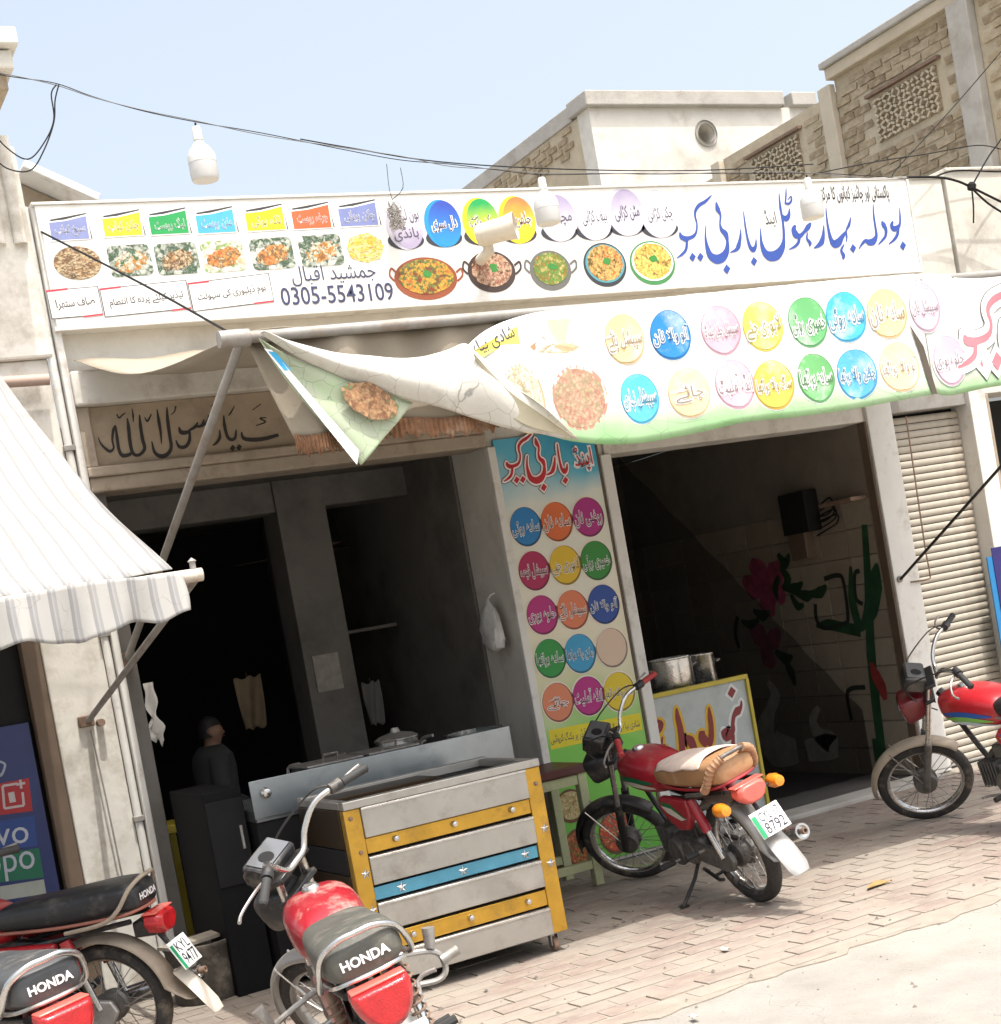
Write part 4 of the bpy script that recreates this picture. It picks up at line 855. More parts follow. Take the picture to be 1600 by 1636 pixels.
# phone shop poster
PO = thing('phone_brand_poster', 'dark blue poster with stacked phone brand logos inside the shop door', 'poster', (1.1, FY, .6))
QY = FY+.06
a = at(40, 1155, 1, QY); b = at(80, 1400, 1, QY)
MB().box(.55, 1.345, QY, QY+.03, .55, a.z).build('board', mat('navy_poster', rgb(44, 60, 120, .7), .35, var=.2, scale=4), PO, smooth=False)
S4 = Flat(QY-.001, PO)
for cl, q, t, tx in (((176, 48, 54), ((-20, 1256), (46, 1243), (52, 1296), (-20, 1305)), '1', None), ((44, 74, 140), ((-70, 1322), (55, 1303), (60, 1352), (-70, 1366)), 'vivo', (-45, 1339, 45, 1328)), ((30, 112, 84), ((-70, 1375), (62, 1355), (70, 1402), (-70, 1418)), 'oppo', (-50, 1397, 56, 1379)), ((172, 178, 168), ((-70, 1428), (70, 1405), (74, 1428), (-70, 1450)), '', None)):
    o = S4.shape('logo_field', S4.ppoly(q), ink(*cl), .001)
    if tx: ptext(S4, 'logo_lettering', t, *tx, ink(190, 195, 205), .002, .42, parent=o)
    if t == '1':
        ptext(S4, 'logo_lettering', '1', 14, 1275, 24, 1273, ink(200, 190, 190), .002, 1.7, parent=o)
        S4.strokes('logo_frame', [[(28, 1252, 4), (4, 1256, 4)], [(4, 1256, 4), (7, 1292, 4)], [(7, 1292, 4), (38, 1287, 4)], [(38, 1287, 4), (36, 1266, 4)]], idc, ink(200, 190, 190), .002, parent=o)
        S4.strokes('logo_plus', [[(26, 1254, 4), (40, 1251, 4)], [(32, 1246, 4), (34, 1260, 4)]], idc, ink(200, 190, 190), .003, parent=o)
S4.strokes('logo_mark', [[(-6, 1215, 4), (0, 1240, 4), (8, 1222, 4), (-4, 1216, 4)]], idc, ink(170, 180, 200), .002)
# ================================================================ motorcycles
K_A = Vector((1.17, 0, .27)); K_B = Vector((.86, 0, .90)); K_D = (K_B-K_A).normalized()
M_tyre = mat('dusty_tyre', (.035, .033, .031), .8, var=.3, scale=20, bump=.5, bscale=120, dirt=((.20, .17, .13), .3, 9))
M_chr = mat('worn_chrome', (.62, .61, .59), .22, .95, var=.15, scale=12, dirt=((.36, .31, .25), .28, 14))
M_alu = mat('dull_aluminium', (.40, .39, .37), .45, .7, var=.25, scale=16, dirt=((.24, .20, .16), .45, 14))
M_eng = mat('oily_engine_alloy', (.17, .165, .155), .5, .55, var=.35, scale=18, dirt=((.10, .085, .07), .5, 14))
M_blk = mat('black_plastic', (.022, .022, .023), .42, var=.25, scale=12, dirt=((.15, .13, .105), .4, 9))
M_bpt = mat('black_frame_paint', (.018, .018, .018), .4, var=.2, scale=12, dirt=((.16, .13, .10), .3, 12))
M_rub = mat('black_rubber', (.028, .028, .027), .75, var=.2, scale=20)
M_spk = mat('steel_spoke', (.42, .41, .39), .4, .8, var=.2)
M_lamp = mat('red_lamp_lens', (.46, .014, .018), .2, var=.25, scale=30, bump=.35, bscale=160, coat=.5)
M_lampk = mat('pink_red_lamp_lens', (.72, .13, .10), .3, var=.15, scale=16, coat=.3)
M_amb = mat('amber_lens', (.80, .26, .02), .2, var=.2, scale=30, bump=.2, bscale=160, coat=.5)
M_glass = mat('instrument_glass', (.10, .105, .11), .06, .0, var=.1, coat=1)
M_plate = mat('white_number_plate', (.80, .80, .78), .4, var=.05)
M_dustf = mat('dusty_mudguard', (.36, .30, .23), .65, .1, var=.25, scale=9, dirt=((.46, .39, .30), .4, 6))
M_silv = mat('silver_mudguard', (.38, .37, .345), .42, .6, var=.12, scale=9, dirt=((.4, .36, .3), .2, 9))

def motorcycle(label, pose, o_):
    x0, y0, hd, ln, stv = pose
    RT = thing('motorcycle', label, 'motorcycle', (x0, y0, 0), 'motorcycles parked facing the shops')
    cl, sl_ = math.cos(ln), math.sin(ln); ch, sh = math.cos(hd), math.sin(hd); rot = Matrix.Rotation(stv, 3, K_D)
    def low(front, cx):
        zs = []
        for i in range(48):
            for y, r in ((-.03, .26), (-.018, .274), (0, .278), (.018, .274), (.03, .26)):
                p = Vector((cx+r*math.cos(i*PI/24), y, .278+r*math.sin(i*PI/24)))
                if front: p = rot@(p-K_B)+K_B
                zs.append((-p.y*sl_+p.z*cl, p.x))
        return min(zs)
    (zr, xr), (zf_, xf) = low(False, 0), low(True, 1.21); tilt = (zf_-zr)/(xf-xr)
    def TB(p):
        q = Vector((p.x, p.y*cl+p.z*sl_, -p.y*sl_+p.z*cl)); q.z -= zr+tilt*(q.x-xr)+.012-.001; return Vector((x0+q.x*ch-q.y*sh, y0+q.x*sh+q.y*ch, q.z+.012))
    def TF(p): return TB(rot@(p-K_B)+K_B)
    def bd(b, name, m, parent=RT, fr=False, **k): return b.build(name, m, parent, T=TF if fr else TB, **k)
    paint = o_['paint']
    # wheels
    for fr, cx in ((True, 1.21), (False, 0)):
        R0 = .278; tw = .030 if fr else .036; n = 56
        prof = [(R0-.062, -tw*.7), (R0-.05, -tw), (R0-.018, -tw*.95), (R0-.004, -tw*.55), (R0, 0), (R0-.004, tw*.55), (R0-.018, tw*.95), (R0-.05, tw), (R0-.062, tw*.7)]
        b = MB(); b.rings([[Vector((cx+r*math.cos(2*PI*i/n), y, .278+r*math.sin(2*PI*i/n))) for r, y in prof] for i in range(n)], close=True)
        wh = bd(b, 'wheel', M_tyre, fr=fr)
        b = MB(); pr = [(.222, -.026), (.216, -.024), (.205, -.012), (.203, 0), (.205, .012), (.216, .024), (.222, .026)]
        b.rings([[Vector((cx+r*math.cos(2*PI*i/n), y, .278+r*math.sin(2*PI*i/n))) for r, y in pr] for i in range(n)], close=True)
        bd(b, 'rim', o_.get('rim', M_chr), wh, fr)
        hb = MB().lathe([(.0, -.062), (.02, -.062), (.022, -.05), (.066, -.046), (.07, -.02), (.058, -.01), (.058, .012), (.07, .02), (.064, .046), (.02, .052), (.02, .07), (0, .07)], (cx, 0, .278), (0, 1, 0), 22)
        bd(hb, 'hub', M_eng, wh, fr)
        b = MB()
        for i in range(28):
            a = 2*PI*i/28; a2 = a+(.38 if i % 4 < 2 else -.38); y = .03 if i % 2 else -.03
            b.tube([(cx+.06*math.cos(a2), y, .278+.06*math.sin(a2)), (cx+.208*math.cos(a), y*.2, .278+.208*math.sin(a))], .0022, 4)
        s = bd(b, 'spokes', M_spk, wh, fr); s['kind'] = 'stuff'
    # fork, front mudguard
    for sd in (-1, 1):
        lo = Vector((1.205, sd*.078, .285)); up = lo+K_D*.70
        fk = bd(MB().tube([lo-K_D*.02, lo+K_D*.30], [.021, .024], 10), 'fork_leg', o_.get('fork', M_eng), fr=True)
        bd(MB().tube([lo+K_D*.30, up], .0165 if not o_.get('forkcover') else .026, 10), 'fork_tube', o_.get('forkcover', M_chr), fk, True)
    for q in (.62, .72): bd(MB().box(K_A.x+.035+K_D.x*q-.03, K_A.x+.035+K_D.x*q+.03, -.10, .10, .27+K_D.z*q-.012, .27+K_D.z*q+.012), 'fork_bridge', M_bpt, fr=True, bevel=.006)
    def fend(cx, r, a0, a1, w, n=26, drop=.028, tail=None):
        pts = [(cx+r*math.cos(math.radians(a0+(a1-a0)*i/n)), .278+r*math.sin(math.radians(a0+(a1-a0)*i/n)), math.radians(a0+(a1-a0)*i/n)) for i in range(n+1)]
        b = MB(); R = []
        for x, z, a in pts:
            row = []
            for k in range(9):
                t = -1+k/4; dr = -drop*abs(t)**2.4; row.append(Vector((x+dr*math.cos(a), t*w/2, z+dr*math.sin(a))))
            R.append(row)
        if tail:
            for (x, z, ax, az) in tail: R.append([Vector((x+ax*abs(-1+k/4)**2.4*drop, (-1+k/4)*w/2, z+az*abs(-1+k/4)**2.4*drop)) for k in range(9)])
        o = len(b.v)
        for r_ in R: b.v += r_
        b.f += [(i*9+j, i*9+j+1, i*9+j+10, i*9+j+9) for i in range(len(R)-1) for j in range(8)]
        return b
    bd(fend(1.21, .312, 8, 152, .098), 'front_mudguard', o_['ffend'], fr=True, thick=.003)
    for sd in (-1, 1):
        bd(MB().tube([(1.21, sd*.066, .30), (1.30, sd*.052, .575)], .005, 6), 'mudguard_stay', M_chr, fr=True)
    # headlight, speedometer, handlebar
    b = MB(); prof = [(1.10, .088, .078), (1.085, .094, .084), (1.02, .09, .08), (.96, .06, .055)]
    def sq(x, hy, hz, zc, n=24, e=4, yc=0): return [Vector((x, yc+hy*math.copysign(abs(math.cos(2*PI*i/n))**(2/e), math.cos(2*PI*i/n)), zc+hz*math.copysign(abs(math.sin(2*PI*i/n))**(2/e), math.sin(2*PI*i/n)))) for i in range(n)]
    b.rings([sq(x, hy, hz, .80) for x, hy, hz in prof]); hl = bd(b, 'headlight', o_.get('head', M_blk), fr=True)
    b = MB(); b.rings([sq(1.118, .04, .036, .80), sq(1.112, .07, .062, .80), sq(1.101, .084, .074, .80)]); bd(b, 'lens', M_glass, hl, True)
    Rm = Matrix.Rotation(math.radians(-34), 3, 'Y')
    b = MB().box(.90, 1.02, -.092, .092, .915, 1.005, Rm); sp = bd(b, 'speedometer', M_blk, fr=True, bevel=.012)
    c_ = Vector((.96, 0, .96)); top = [c_+Rm@Vector((dx, dy, .0475)) for dx, dy in ((-.046, -.078), (.046, -.078), (.046, .078), (-.046, .078))]
    bd(MB().prism(top, Rm@Vector((0, 0, .003))), 'dial', M_glass, sp, True, smooth=False)
    bd(MB().lathe([(.0, 0), (.03, 0), (.03, .0015), (0, .0015)], c_+Rm@Vector((-.006, .02, .0505)), Rm@Vector((0, 0, 1)), 18), 'dial_face', M_dk, sp, True)
    hb = [(.665, .36, 1.0), (.705, .25, 1.03), (.76, .175, 1.035), (.815, .11, .985), (.835, .06, .935), (.835, 0, .93)]
    hb = hb+[(x, -y, z) for x, y, z in reversed(hb[:-1])]
    hn = bd(MB().tube(hb, .0112, 10, smooth=5), 'handlebar', M_chr, fr=True)
    for sd in (-1, 1):
        e = Vector((.65, sd*.385, .993)); i_ = Vector((.688, sd*.275, 1.023)); ax = (i_-e)
        bd(MB().tube([e, e+ax*.06, e+ax*.1, e+ax*.95, i_], [.013, .0185, .0165, .0165, .019], 12), 'grip', o_.get('grip', M_rub), hn, True)
        j = i_+ax*.22
        bd(MB().tube([i_+ax*.05, i_+ax*.45], [.024, .021], 10), 'switch_housing', M_blk, hn, True)
        bd(MB().tube([j+Vector((.02, 0, -.01)), j+Vector((.055, sd*.05, -.02)), j+Vector((.06, sd*.14, -.03)), j+Vector((.035, sd*.19, -.035))], [.007, .006, .0055, .007], 6, smooth=4), 'lever', M_alu, hn, True)
        bd(MB().tube([j, j+Vector((.10, -sd*.03, .03)), (1.0, sd*.10, .98), (1.0, sd*.07, .85), (.93, sd*.04, .72)], .0042, 5, smooth=6), 'cable', M_blk, hn, True)
        if o_.get('find'):
            bd(MB().tube([(.99, sd*.09, .82), (.99, sd*.16, .83)], .008, 6), 'indicator_stem', M_blk, fr=True)
            bd(MB().lathe([(0, -.035), (.026, -.03), (.034, 0), (.03, .03), (0, .04)], (.99, sd*.185, .83), (1, 0, 0), 12), 'indicator', M_amb, fr=True)
    # frame
    b = MB().tube([(.86, 0, .82), (.72, 0, .70), (.45, 0, .62), (.20, 0, .58)], .026, 8, smooth=3); fm = bd(b, 'frame', M_bpt)
    bd(MB().tube([(.83, 0, .72), (.72, 0, .50), (.64, 0, .36)], .016, 8, smooth=3), 'down_tube', M_bpt, fm)
    for sd in (-1, 1):
        bd(MB().tube([(.36, sd*.07, .60), (.15, sd*.10, .62), (-.22, sd*.09, .655)], .012, 8, smooth=3), 'rear_tube', M_bpt, fm)
        bd(MB().tube([(.30, sd*.06, .58), (.28, sd*.06, .33)], .014, 8), 'seat_tube', M_bpt, fm)
        sa = bd(MB().tube([(.31, sd*.075, .32), (0, sd*.085, .278), (-.04, sd*.085, .276)], [.015, .013, .012], 8), 'swing_arm', M_bpt)
        # shock absorber
        lo = Vector((-.01, sd*.118, .30)); up = Vector((.085, sd*.118, .625)); d = up-lo
        sk = bd(MB().tube([lo, lo+d*.55], .0155, 10), 'shock_absorber', M_chr)
        if o_.get('spring'):
            b = MB().tube([lo+d*(.2+.7*i/90)+(Vector((1, 0, 0))*math.cos(i*.62)+Vector((0, 1, 0))*math.sin(i*.62))*.026 for i in range(91)], .0045, 5)
            bd(b, 'spring', M_rust, sk)
        bd(MB().tube([lo+d*.45, lo+d*.98], .026 if not o_.get('spring') else .014, 12), 'shock_cover', o_.get('shock', paint), sk)
        # footpegs, front and pillion
        for (px_, yy, l_, zz) in ((.46, .10, .15, .255), (.16, .11, .12, .33)):
            bd(MB().tube([(px_, sd*yy, zz), (px_, sd*(yy+l_*.4), zz+.004)], .009, 8), 'footpeg_bar', M_alu)
            bd(MB().tube([(px_, sd*(yy+l_*.38), zz+.004), (px_, sd*(yy+l_), zz+.01)], .0165, 8), 'footpeg', M_rub)
    # tank
    def ring(x, zc, hw, hh, e=2.8, n=28): return sq(x, hw, hh, zc, n, e)
    TS = [(.835, .765, .035, .03), (.82, .76, .075, .055), (.78, .75, .108, .082), (.70, .742, .13, .103), (.60, .733, .138, .108), (.50, .722, .132, .103), (.42, .71, .115, .088), (.375, .70, .095, .07), (.36, .695, .07, .05)]
    P, _q = crom([Vector((a, b_, 0)) for a, b_, c_2, d_ in TS], [0]*9, 3); Wd, _q = crom([Vector((c_2, d_, 0)) for a, b_, c_2, d_ in TS], [0]*9, 3)
    b = MB().rings([ring(p.x, p.y, w.x, w.y) for p, w in zip(P, Wd)]); tk = bd(b, 'tank', paint, angle=60)
    bd(MB().lathe([(0, .018), (.026, .018), (.032, .008), (.034, -.01)], (.66, 0, .842), (-.08, 0, 1), 18), 'fuel_cap', M_chr, tk)
    for sd in (-1, 1):
        for k, c4 in enumerate(o_.get('decals', ())):
            zz = .722-.03*k
            def dc(u, v):
                x_ = .76-.34*u; i0 = max(0, min(len(P)-2, next((q for q in range(len(P)-1) if P[q+1].x <= x_), 0))); tt = (P[i0].x-x_)/max(1e-6, P[i0].x-P[i0+1].x); tt = max(0, min(1, tt))
                cz = P[i0].y+(P[i0+1].y-P[i0].y)*tt; wx = Wd[i0].x+(Wd[i0+1].x-Wd[i0].x)*tt; wz = Wd[i0].y+(Wd[i0+1].y-Wd[i0].y)*tt
                z_ = zz+.012*math.sin(u*PI*1.2)-.02*u+(v-.5)*.032*math.sin(PI*(.06+.9*u))**.6; zq = (z_-cz)/wz
                return (x_, sd*(wx*max(.05, 1-min(.98, abs(zq))**2.8)**(1/2.8)+.0025+.0008*k), z_)
            b = MB(); b.grid(dc, 18, 4); bd(b, 'tank_decal', ink(*c4), tk, smooth=False)
    # side covers
    for sd in (-1, 1):
        pl = [(.13, .615), (.40, .625), (.44, .58), (.40, .50), (.31, .435), (.22, .44), (.14, .52)]
        b = MB().prism([Vector((a, sd*.085, c_2)) for a, c_2 in pl], (0, sd*.045, 0)); sc = bd(b, 'side_cover', o_.get('side', paint), bevel=.014)
        for k, c4 in enumerate(o_.get('sdecals', ())):
            b = MB().poly([Vector((a, sd*(.1312+.001*k), c_2)) for a, c_2 in ((.40, .60-.02*k), (.30, .59-.025*k), (.20, .52-.008*k), (.17, .515), (.24, .50), (.36, .56-.02*k))]); bd(b, 'cover_decal', ink(*c4), sc, smooth=False)
        if o_.get('sidetext'):
            v, f, w, h = glyphs(o_['sidetext']); k = .15/w
            b = MB().add([Vector((.27-sd*x*k*1, sd*.1325, .565+y*k*.9)) for x, y in v], f); bd(b, 'cover_lettering', WHT, sc, smooth=False)
    # engine
    en = bd(MB().box(.25, .55, -.095, .085, .225, .375), 'engine', M_eng, bevel=.03, seg=3)
    for (cx, cz, r, sd, w) in ((.34, .30, .068, 1, .035), (.475, .295, .078, 1, .04), (.33, .30, .075, -1, .045), (.47, .29, .085, -1, .05)):
        bd(MB().lathe([(0, 0), (r, 0), (r, w*.7), (r*.86, w), (0, w)], (cx, sd*.083, cz), (0, sd, 0), 22), 'engine_cover', M_eng, en)
    cy = bd(MB().box(.545, .70, -.055, .055, .285, .385), 'cylinder', M_eng, en, bevel=.01)
    for i in range(6): bd(MB().box(.565+i*.023, .572+i*.023, -.078, .078, .262, .408), 'cooling_fin', M_eng, en)
    bd(MB().box(.42, .58, -.035, .045, .41, .50), 'carburettor', M_eng, en, bevel=.015)
    bd(MB().tube([(.50, .0, .46), (.60, .0, .45), (.66, 0, .40)], .02, 8, smooth=3), 'intake_pipe', M_eng, en)
    # exhaust on the right
    ex = bd(MB().tube([(.66, -.03, .28), (.69, -.06, .22), (.60, -.10, .185), (.40, -.125, .19), (.22, -.14, .225)], .016, 10, smooth=5), 'exhaust', M_alu)
    a = Vector((.24, -.142, .222)); e = Vector((-.36, -.155, .335)); d = (e-a)
    bd(MB().lathe([(.014, 0), (.035, .06), (.043, .12), (.045, d.length*.9), (.04, d.length), (.03, d.length), (.028, d.length-.02), (0, d.length-.02)], a, d, 18), 'muffler', o_.get('muff', M_chr), ex)
    bd(MB().lathe([(.016, 0), (.016, .028), (.01, .028), (.01, .01), (0, .01)], e, d, 12), 'muffler_tip', M_rust, ex)
    # chain case on the left
    pl = [(.36, .33), (.30, .355), (.02, .345), (-.06, .33), (-.085, .278), (-.05, .225), (.02, .215), (.30, .265), (.36, .28)]
    bd(MB().prism([Vector((a_, .088, c_2)) for a_, c_2 in pl], (0, .026, 0)), 'chain_case', o_.get('case', M_eng), bevel=.008)
    # stands, pedals
    yf = .27; zf = (yf*sl_+zr+tilt*(.33-xr))/cl+.004
    ft = Vector((.33, yf, zf-.005)); st = bd(MB().tube([(.36, .07, .235), (.35, .14, .16), ft], .0105, 8), 'side_stand', M_bpt)
    bd(MB().box(ft.x-.03, ft.x+.03, ft.y-.02, ft.y+.03, ft.z-.004, ft.z+.006), 'stand_foot', M_bpt, st)
    bd(MB().tube([(.30, .09, .20), (.16, .10, .155), (.12, .10, .16)], .010, 8).tube([(.30, -.09, .20), (.16, -.10, .155), (.12, -.10, .16)], .010, 8).tube([(.20, -.10, .17), (.20, .10, .17)], .009, 8), 'main_stand', M_bpt)
    bd(MB().tube([(.36, -.12, .29), (.37, -.17, .33), (.42, -.19, .44), (.40, -.26, .455)], .009, 8, smooth=3), 'kick_lever', M_alu)
    bd(MB().tube([(.52, .12, .235), (.64, .125, .225), (.66, .15, .225)], .008, 6, smooth=3), 'gear_lever', M_alu)
    # rear mudguard
    rf = bd(fend(0, .325, 40, 168, .128, tail=((-.345, .30, .8, .3), (-.385, .26, .8, .3)) if not o_.get('flap') else ((-.352, .305, .8, .3), (-.40, .27, .7, .5))), 'rear_mudguard', o_['rfend'], thick=.003)
    if o_.get('flap'):
        b = MB(); R = [(-.335, .40, .055), (-.40, .325, .062), (-.46, .24, .06), (-.48, .20, .045)]
        b.rings([[Vector((x-.004, -w, z)), Vector((x-.018, -w*.5, z+.004)), Vector((x-.018, w*.5, z+.004)), Vector((x-.004, w, z)), Vector((x+.008, w*.5, z)), Vector((x+.008, -w*.5, z))] for x, z, w in R])
        bd(b, 'mud_flap', o_['flap'], rf, bevel=.003)
    # seat
    sm = o_['seat']
    SS = [(.43, .72, .07, .03), (.40, .728, .10, .048), (.30, .735, .118, .06), (.15, .737, .126, .066), (0, .745, .13, .07), (-.14, .755, .13, .07), (-.22, .757, .124, .066), (-.262, .752, .105, .055), (-.275, .748, .08, .04)]
    P2, _q = crom([Vector((a, b_, 0)) for a, b_, c_2, d_ in SS], [0]*9, 7); W2, _q = crom([Vector((c_2, d_, 0)) for a, b_, c_2, d_ in SS], [0]*9, 7)
    b = MB(); rg = []
    for i, (p, w) in enumerate(zip(P2, W2)):
        k = 1+(.035*abs(math.sin(p.x*PI/.055)) if o_.get('ribs') and -.2 < p.x < .36 else 0)
        rg.append(ring(p.x, p.y, w.x, w.y*k, 3.4, 32))
    b.rings(rg); stt = bd(b, 'seat', sm, angle=70)
    b = MB().tube([(.40, .105, .685), (.1, .128, .68), (-.18, .125, .69), (-.265, .07, .70), (-.275, 0, .70), (-.265, -.07, .70), (-.18, -.125, .69), (.1, -.128, .68), (.40, -.105, .685)], .0075, 6, smooth=4); bd(b, 'seat_trim', o_.get('strim', M_alu), stt)
    if o_.get('cover'):                                         # cloth thrown over the seat
        b = MB()
        def cov(u, v):
            x = .36-.50*u; t = -1+2*v; i0 = min(range(len(P2)), key=lambda q: abs(P2[q].x-x))
            a_ = t*1.25; hw = W2[i0].x*1.03; hh = W2[i0].y+.008
            return (x+.012*math.sin(t*4+1), hw*math.copysign(abs(math.sin(a_))**.7, a_), P2[i0].y+hh*abs(math.cos(a_))**.5*1+.004*math.sin(u*14+t*5))
        b.grid(cov, 30, 24); bd(b, 'seat_cloth', o_['cover'], stt, thick=.004)
        pr = [(-.14, .11), (-.20, .12), (-.255, .10)]
        b = MB().rings([ring(x, .775, w, .02, 3, 20) for x, w in pr]); bd(b, 'seat_pad', o_['cover'], stt)
    if o_.get('seattext'):
        v, f, w, h = glyphs('HONDA', .035); k = .15/w; b = MB()
        for x, y in v: pass
        Y_ = [(-x*k, y*k*1.0) for x, y in v]
        b.add([Vector((-.2785+.12*abs(y)**2*5-.004, y, .752+z)) for y, z in Y_], f); bd(b, 'seat_lettering', WHT, stt, smooth=False)
    # grab rail
    b = MB().tube([(.06, .14, .655), (-.12, .148, .675), (-.20, .146, .72), (-.255, .12, .795), (-.285, .06, .83), (-.29, 0, .833), (-.285, -.06, .83), (-.255, -.12, .795), (-.20, -.146, .72), (-.12, -.148, .675), (.06, -.14, .655)], o_.get('railr', .0095), 10, smooth=5)
    gr = bd(b, 'grab_rail', o_.get('rail', M_chr))
    if o_.get('wrap'):
        for sd in (-1, 1):
            pts, _q = crom([Vector(q) for q in ((-.16, sd*.148, .69), (-.20, sd*.146, .72), (-.255, sd*.12, .795), (-.285, sd*.06, .83))], [0]*4, 12)
            bd(MB().tube(pts, [.019+.004*(i % 3 == 0) for i in range(len(pts))], 10), 'rail_wrap', o_['wrap'], gr)
    # tail light, indicators, plate
    if o_.get('tailround'):
        pl = [(-.088, .055)]+[(-.092*math.cos(i*PI/14), .035-.118*math.sin(i*PI/14)) for i in range(15)]+[(.088, .055)]
    else:
        pl = [(-.085, .0), (-.078, .038), (-.05, .052), (.05, .052), (.078, .038), (.085, .0), (.06, -.035), (.03, -.05), (-.03, -.05), (-.06, -.035)]
    b = MB(); b.rings([[Vector((-.27, y, .625+z)) for y, z in pl], [Vector((-.33, y, .62+z)) for y, z in pl], [Vector((-.352, y*.8, .62+z*.8)) for y, z in pl]])
    tl = bd(b, 'tail_light', o_.get('tail', M_lamp), bevel=.006)
    bd(MB().box(-.335, -.268, -.086, .086, .674 if o_.get('tailround') else .668, .682 if o_.get('tailround') else .675), 'lamp_top', o_.get('tailtop', M_lampk), tl, bevel=.003)
    bd(MB().box(-.30, -.20, -.05, .05, .57, .64), 'lamp_bracket', M_blk, bevel=.008)
    if o_.get('rind'):
        for sd in (-1, 1):
            bd(MB().tube([(-.26, sd*.06, .60), (-.27, sd*.14, .60)], .009, 8), 'indicator_stem', M_blk)
            bd(MB().lathe([(0, -.055), (.026, -.05), (.036, -.01), (.034, .03), (.02, .045), (0, .048)], (-.275, sd*.165, .60), (1, 0, 0), 14), 'indicator', M_amb)
    if o_.get('plate'):
        t1, t2, ang = o_['plate']; Rp = Matrix.Rotation(math.radians(ang), 3, 'Y'); pcn = Vector((-.385, 0, .475))
        b = MB().box(pcn.x-.003, pcn.x+.003, -.085, .085, pcn.z-.068, pcn.z+.068, Rp, pcn); pt = bd(b, 'number_plate', M_plate, bevel=.002)
        b = MB().poly([Rp@Vector((-.0042, y, z))+pcn for y, z in ((.083, -.066), (.083, .05), (.058, .05), (.058, -.066))]); bd(b, 'plate_band', ink(30, 150, 95), pt, smooth=False)
        for t, zz, hh, ww in () if not t1 else ((t1, .03, .045, .115), (t2, -.03, .055, .115)):
            v, f, w, h = glyphs(t, .005)
            b = MB().add([Rp@Vector((-.0045, -x*ww/w-.012, zz+y*hh/h))+pcn for x, y in v], f); bd(b, 'plate_lettering', ink(40, 44, 48), pt, smooth=False)
        bd(MB().tube([(-.27, 0, .60), pcn+Vector((.035, 0, .0))], .012, 8), 'plate_bracket', M_blk)
    if o_.get('guard'):                                         # leg guard with rubber pegs
        b = MB().tube([(.66, .05, .40), (.70, .20, .36), (.70, .30, .34), (.70, .335, .38), (.70, .30, .45), (.68, .05, .52)], .0115, 8, smooth=5).tube([(.66, -.05, .40), (.70, -.20, .36), (.70, -.30, .34), (.70, -.335, .38), (.70, -.30, .45), (.68, -.05, .52)], .0115, 8, smooth=5)
        g = bd(b, 'leg_guard', M_alu); g['kind'] = 'stuff'
        for sd in (-1, 1):
            bd(MB().tube([(.70, sd*.31, .46), (.70, sd*.33, .53)], [.019, .024], 10), 'guard_peg', M_alu, g)
            bd(MB().tube([(.70, sd*.33, .40), (.70, sd*.40, .41)], .02, 10), 'guard_peg', M_alu, g)
    return RT
def paint(nm, c, dirt): return patches(mat(nm, c, .33, var=.16, scale=14, coat=.4, dirt=dirt, bump=.06, bscale=220), (.30, .20, .16), 9, .56, .80, .45)
RED1 = paint('red_tank_paint', (.33, .018, .03), ((.30, .10, .09), .12, 7)); RED2 = paint('dusty_red_tank_paint', (.28, .01, .018), ((.44, .33, .27), .34, 8)); RED3 = paint('bright_red_tank_paint', (.40, .014, .022), ((.3, .12, .1), .1, 7))
tan = mat('tan_seat_vinyl', (.38, .21, .10), .55, var=.2, scale=9, bump=.15, dirt=((.48, .34, .22), .3, 8)); cloth = mat('cream_seat_cloth', (.62, .50, .43), .9, var=.12, scale=12, bump=.3, bscale=150)
blk_seat = mat('black_seat_vinyl', (.022, .024, .026), .38, var=.3, scale=9, bump=.2, bscale=30, dirt=((.11, .10, .085), .3, 8)); olive = mat('dusty_ribbed_seat_vinyl', (.075, .075, .062), .55, var=.25, scale=10, bump=.15, dirt=((.17, .155, .125), .4, 9))
motorcycle('red motorcycle with tan padded seat and white number plate near the pale green table', (4.35, 6.25, 1.50, .25, .70),
    dict(paint=RED1, seat=tan, cover=cloth, ffend=M_blk, rfend=M_silv, flap=M_silv, grip=mat('red_rubber_grip', (.34, .03, .03), .6), shock=RED1, tail=M_lampk, rind=1, plate=('CYL 17', '8792', 24), wrap=mat('tan_rail_wrap', (.36, .20, .11), .7, var=.3, scale=25), rail=M_eng, railr=.011,
         decals=((30, 110, 70), (214, 206, 190)), sdecals=((24, 120, 70), (220, 214, 200)), fork=M_bpt, strim=RED1))
motorcycle('dusty red motorcycle with ribbed black seat and leg guards in front of the food cart', (1.70, 4.40, 1.36, .22, .75),
    dict(paint=RED2, seat=olive, ribs=1, seattext=1, ffend=M_silv, rfend=M_silv, spring=1, shock=M_rust, tailround=1, guard=1, plate=('', '', 20), strim=M_chr, rim=M_alu))
motorcycle('motorcycle with long black seat and beige mudguard beside the white pillar', (1.226, 6.713, 2.451, .067, .3),
    dict(paint=RED3, seat=blk_seat, seattext=1, ffend=M_dustf, rfend=M_dustf, flap=mat('cream_mud_flap', (.56, .51, .43), .7, var=.15), rail=M_dustf, plate=('KYL', '9477', 28), sidetext='CD70', strim=mat('faded_red_trim', (.34, .13, .09), .6), case=M_alu, rim=M_dustf, tail=M_lamp))
motorcycle('motorcycle with chrome rail and grey rounded seat back at the road edge', (.766, 5.303, 1.788, .125, .3),
    dict(paint=RED3, seat=mat('grey_black_seat_vinyl', (.055, .058, .06), .45, var=.25, scale=9, dirt=((.15, .14, .12), .4, 8)), seattext=1, ribs=1, ffend=M_silv, rfend=M_silv, tailround=1, railr=.012, decals=((220, 120, 40),)))
